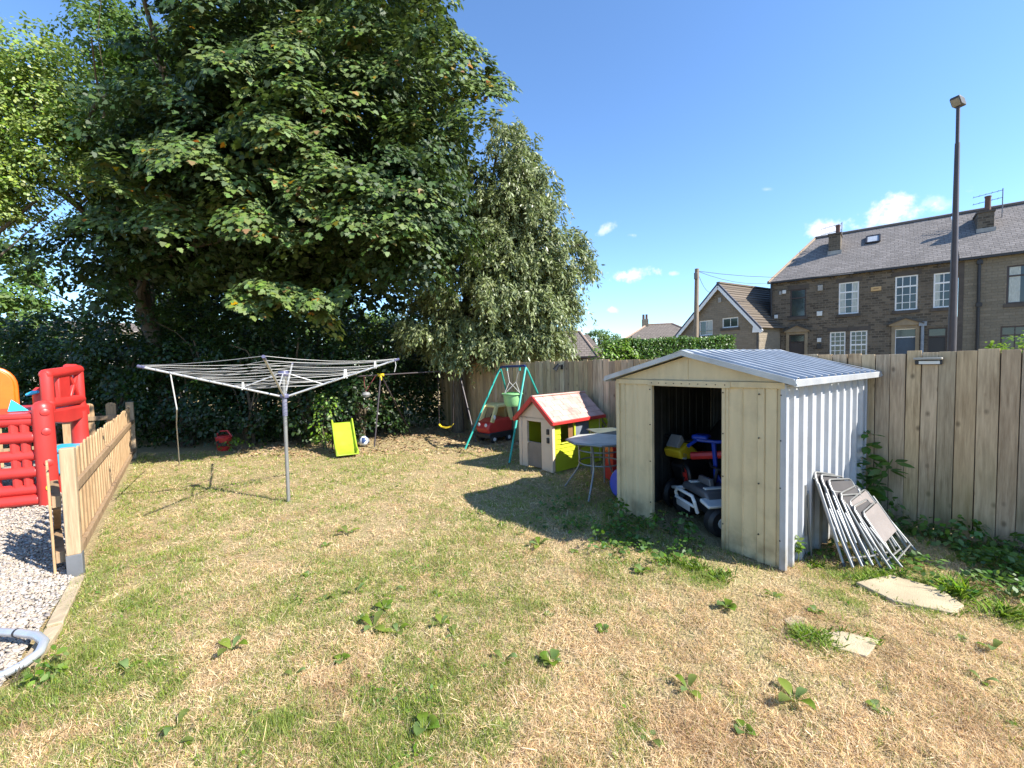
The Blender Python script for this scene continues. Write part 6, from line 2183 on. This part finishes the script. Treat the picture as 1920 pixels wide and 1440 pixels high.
# --- bushes and trees far left and beyond
far = [('far_tree', 'sunlit tree at the left edge beyond the yellow green tree', (-23.6, 20, 0), [((0, 0, 6.3), (1.9, 1.8, 1.9)), ((.3, 0, 3.8), (2.4, 1.8, 1.9))], FARL, 'tree', .18),
       ('far_bush', 'light green bush in sun at the far left, below the pale house', (-18.6, 17.5, 0), [((0, 0, 2.6), (1.3, 1.0, 1.0)), ((.2, 0, 1.3), (1.5, 1, 1.1))], LIGHTL, 'shrub', .06),
       ('far_bush', 'mid green bush at the left edge above the orange slide', (-16.5, 13.5, 0), [((0, 0, 2.7), (1.4, 1.0, 1.1)), ((.6, 0, 1.3), (1.6, 1, 1.2))], FARL, 'shrub', .06),
       ('far_tree', 'tree in sun behind the pale house at the far left', (-19.0, 25, 0), [((0, 0, 5.2), (2.0, 1.8, 1.6)), ((0, 0, 3.2), (2.3, 1.8, 1.4))], FARL, 'tree', .18),
       ('far_tree', 'sunlit tree glimpsed under the sycamore crown behind the airer', (-9.5, 24, 0), [((0, 0, 4.0), (3.2, 2, 1.7)), ((2, 0, 3), (2.6, 2, 1.6))], FARL, 'tree', .18),
       ('far_tree', 'light green tree glimpsed between the two big trees', (-4.6, 20, 0), [((0, 0, 2.6), (1.6, 1.2, 1.2))], LIGHTL, 'tree', .14),
       ('far_tree', 'round green tree on the skyline between the small roofs', (9.2, 45, 0), [((0, 0, 4.1), (1.5, 1.3, 1.25))], FARL, 'tree', .2),
       ('far_tree', 'low dark tree on the skyline left of the hipped roof', (11.6, 48, 0), [((0, 0, 3.7), (1.0, .9, 1.0))], FARL, 'tree', .2)]
for nm, lab, b_, bl, mt, ct, tk in far:
    bushy(nm, lab, b_, bl, mt, 50, (.14, .24) if b_[1] > 16 else (.09, .15), OVAL, (.35, .6), tk, dens=22, cat=ct, stems=2)

# --- clipped hedge beyond the fence
t = thing('clipped_hedge', 'long clipped dark green hedge beyond the fence in front of the gable house', 'hedge', (5.9, 16.2, 0), math.radians(-1))
n = 30000
pts = np.stack([rng.uniform(-2.4, 2.35, n), rng.uniform(-.5, .5, n), rng.uniform(.05, 2.55, n)], -1)
f_ = rng.integers(0, 3, n)
pts[f_ == 0, 1] = -.5 + rng.normal(0, .05, (f_ == 0).sum())
pts[f_ == 1, 2] = 2.42 + rng.normal(0, .05, (f_ == 1).sum())
pts[:, 2] += (vnoise(pts[:, 0], pts[:, 1], 1.5, 61) - .5) * .16
pts[:, 0] *= np.where(pts[:, 2] > 2.2, .985, 1)
nor = np.where((f_ == 1)[:, None], [0, 0, 1.], [0, -1., .3]) + rng.normal(0, .55, (n, 3))
leaves('foliage', CLIP, pts, nor, rand_unit(n), rng.uniform(.05, .10, n), OVAL, t)
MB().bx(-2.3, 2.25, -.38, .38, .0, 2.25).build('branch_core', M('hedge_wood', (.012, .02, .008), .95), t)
bushy('garden_bush', 'bright green rounded bush at the left end of the clipped hedge', (3.55, 15.7, 0), [((0, 0, 1.75), (.65, .6, .8)), ((.7, .2, 1.95), (.6, .5, .72)), ((0, 0, .8), (.7, .6, .8))], LIGHTL, 44, (.07, .12), OVAL, (.16, .3), .04, dens=60)
bushy('garden_bush', 'small pale green bush rising above the fence at the right edge', (9.55, 8.1, 0), [((0, 0, 1.7), (.42, .4, .42)), ((.3, 0, 1.1), (.6, .5, .6))], LIGHTL, 40, (.05, .09), OVAL, (.12, .22), .03, dens=60)

# --- dark plants along the fence foot
q = FO + FD * 1.25 - np.array([.8, .6]) * .18
t = thing('elder_plant', 'dark leafy plant growing up the fence beside the shed corner', 'plant', (q[0], q[1], 0))
st_ = MB()
arrs = []
for a_, b_, h_ in ((-.1, -.1, .75), (.08, -.16, .98), (.2, -.3, .7), (-.02, -.3, .5)):
    e_ = V((a_, b_, h_))
    limb(st_, (0, 0, 0), e_, .012, .005, .3)
    for k in range(5):
        c_ = np.array(V((0, 0, 0)).lerp(e_, .45 + .13 * k)) + np.array([q[0], q[1], 0])
        n_ = 7
        az = rng.random(n_) * 6.28
        tipd = np.stack([np.cos(az), np.sin(az), -.35 + .2 * rng.random(n_)], -1)
        arrs.append((np.tile(c_, (n_, 1)) + tipd * .04, np.array([0, -.2, 1.]) + rng.normal(0, .3, (n_, 3)), tipd, rng.uniform(.09, .17, n_)))
st_.build('stem', WEEDM, t)
leafset('foliage', WEEDM, arrs, LANCE * np.array([2.0, 1, 1]), t, (q[0], q[1], 0))
for i, (s0, r_, h_, lab) in enumerate(((.95, .30, .30, 'dark bramble at the fence foot just behind the folded chairs'), (.45, .30, .22, 'dark bramble low on the fence below the flood light'), (.0, .28, .17, 'low dark bramble at the fence foot by the right edge'))):
    q = FO + FD * s0 - np.array([.8, .6]) * .28
    bushy('bramble', lab, (q[0], q[1], 0), [((0, 0, h_ * .5), (r_, r_ * .8, h_ * .6))], WEEDM, 26, (.035, .075), OVAL, (.08, .16), .006, dens=170, group='brambles along the fence foot')
for i, (x, y, h_, lab) in enumerate(((-.6, -.25, .22, 'green weeds at the foot of the left shed front panel'), (-.1, -.15, .26, 'green weeds filling the shed doorway below the toy quad'), (.2, -.28, .14, 'low green weeds in front of the right door jamb'))):
    q = SOX + SX * x + SY * y
    bushy('weed_clump', lab, (q[0], q[1], 0), [((0, 0, h_ * .5), (.24, .18, h_ * .6))], WEEDM, 22, (.035, .07), OVAL, (.07, .14), .005, dens=170, group='weed clumps at the shed front')
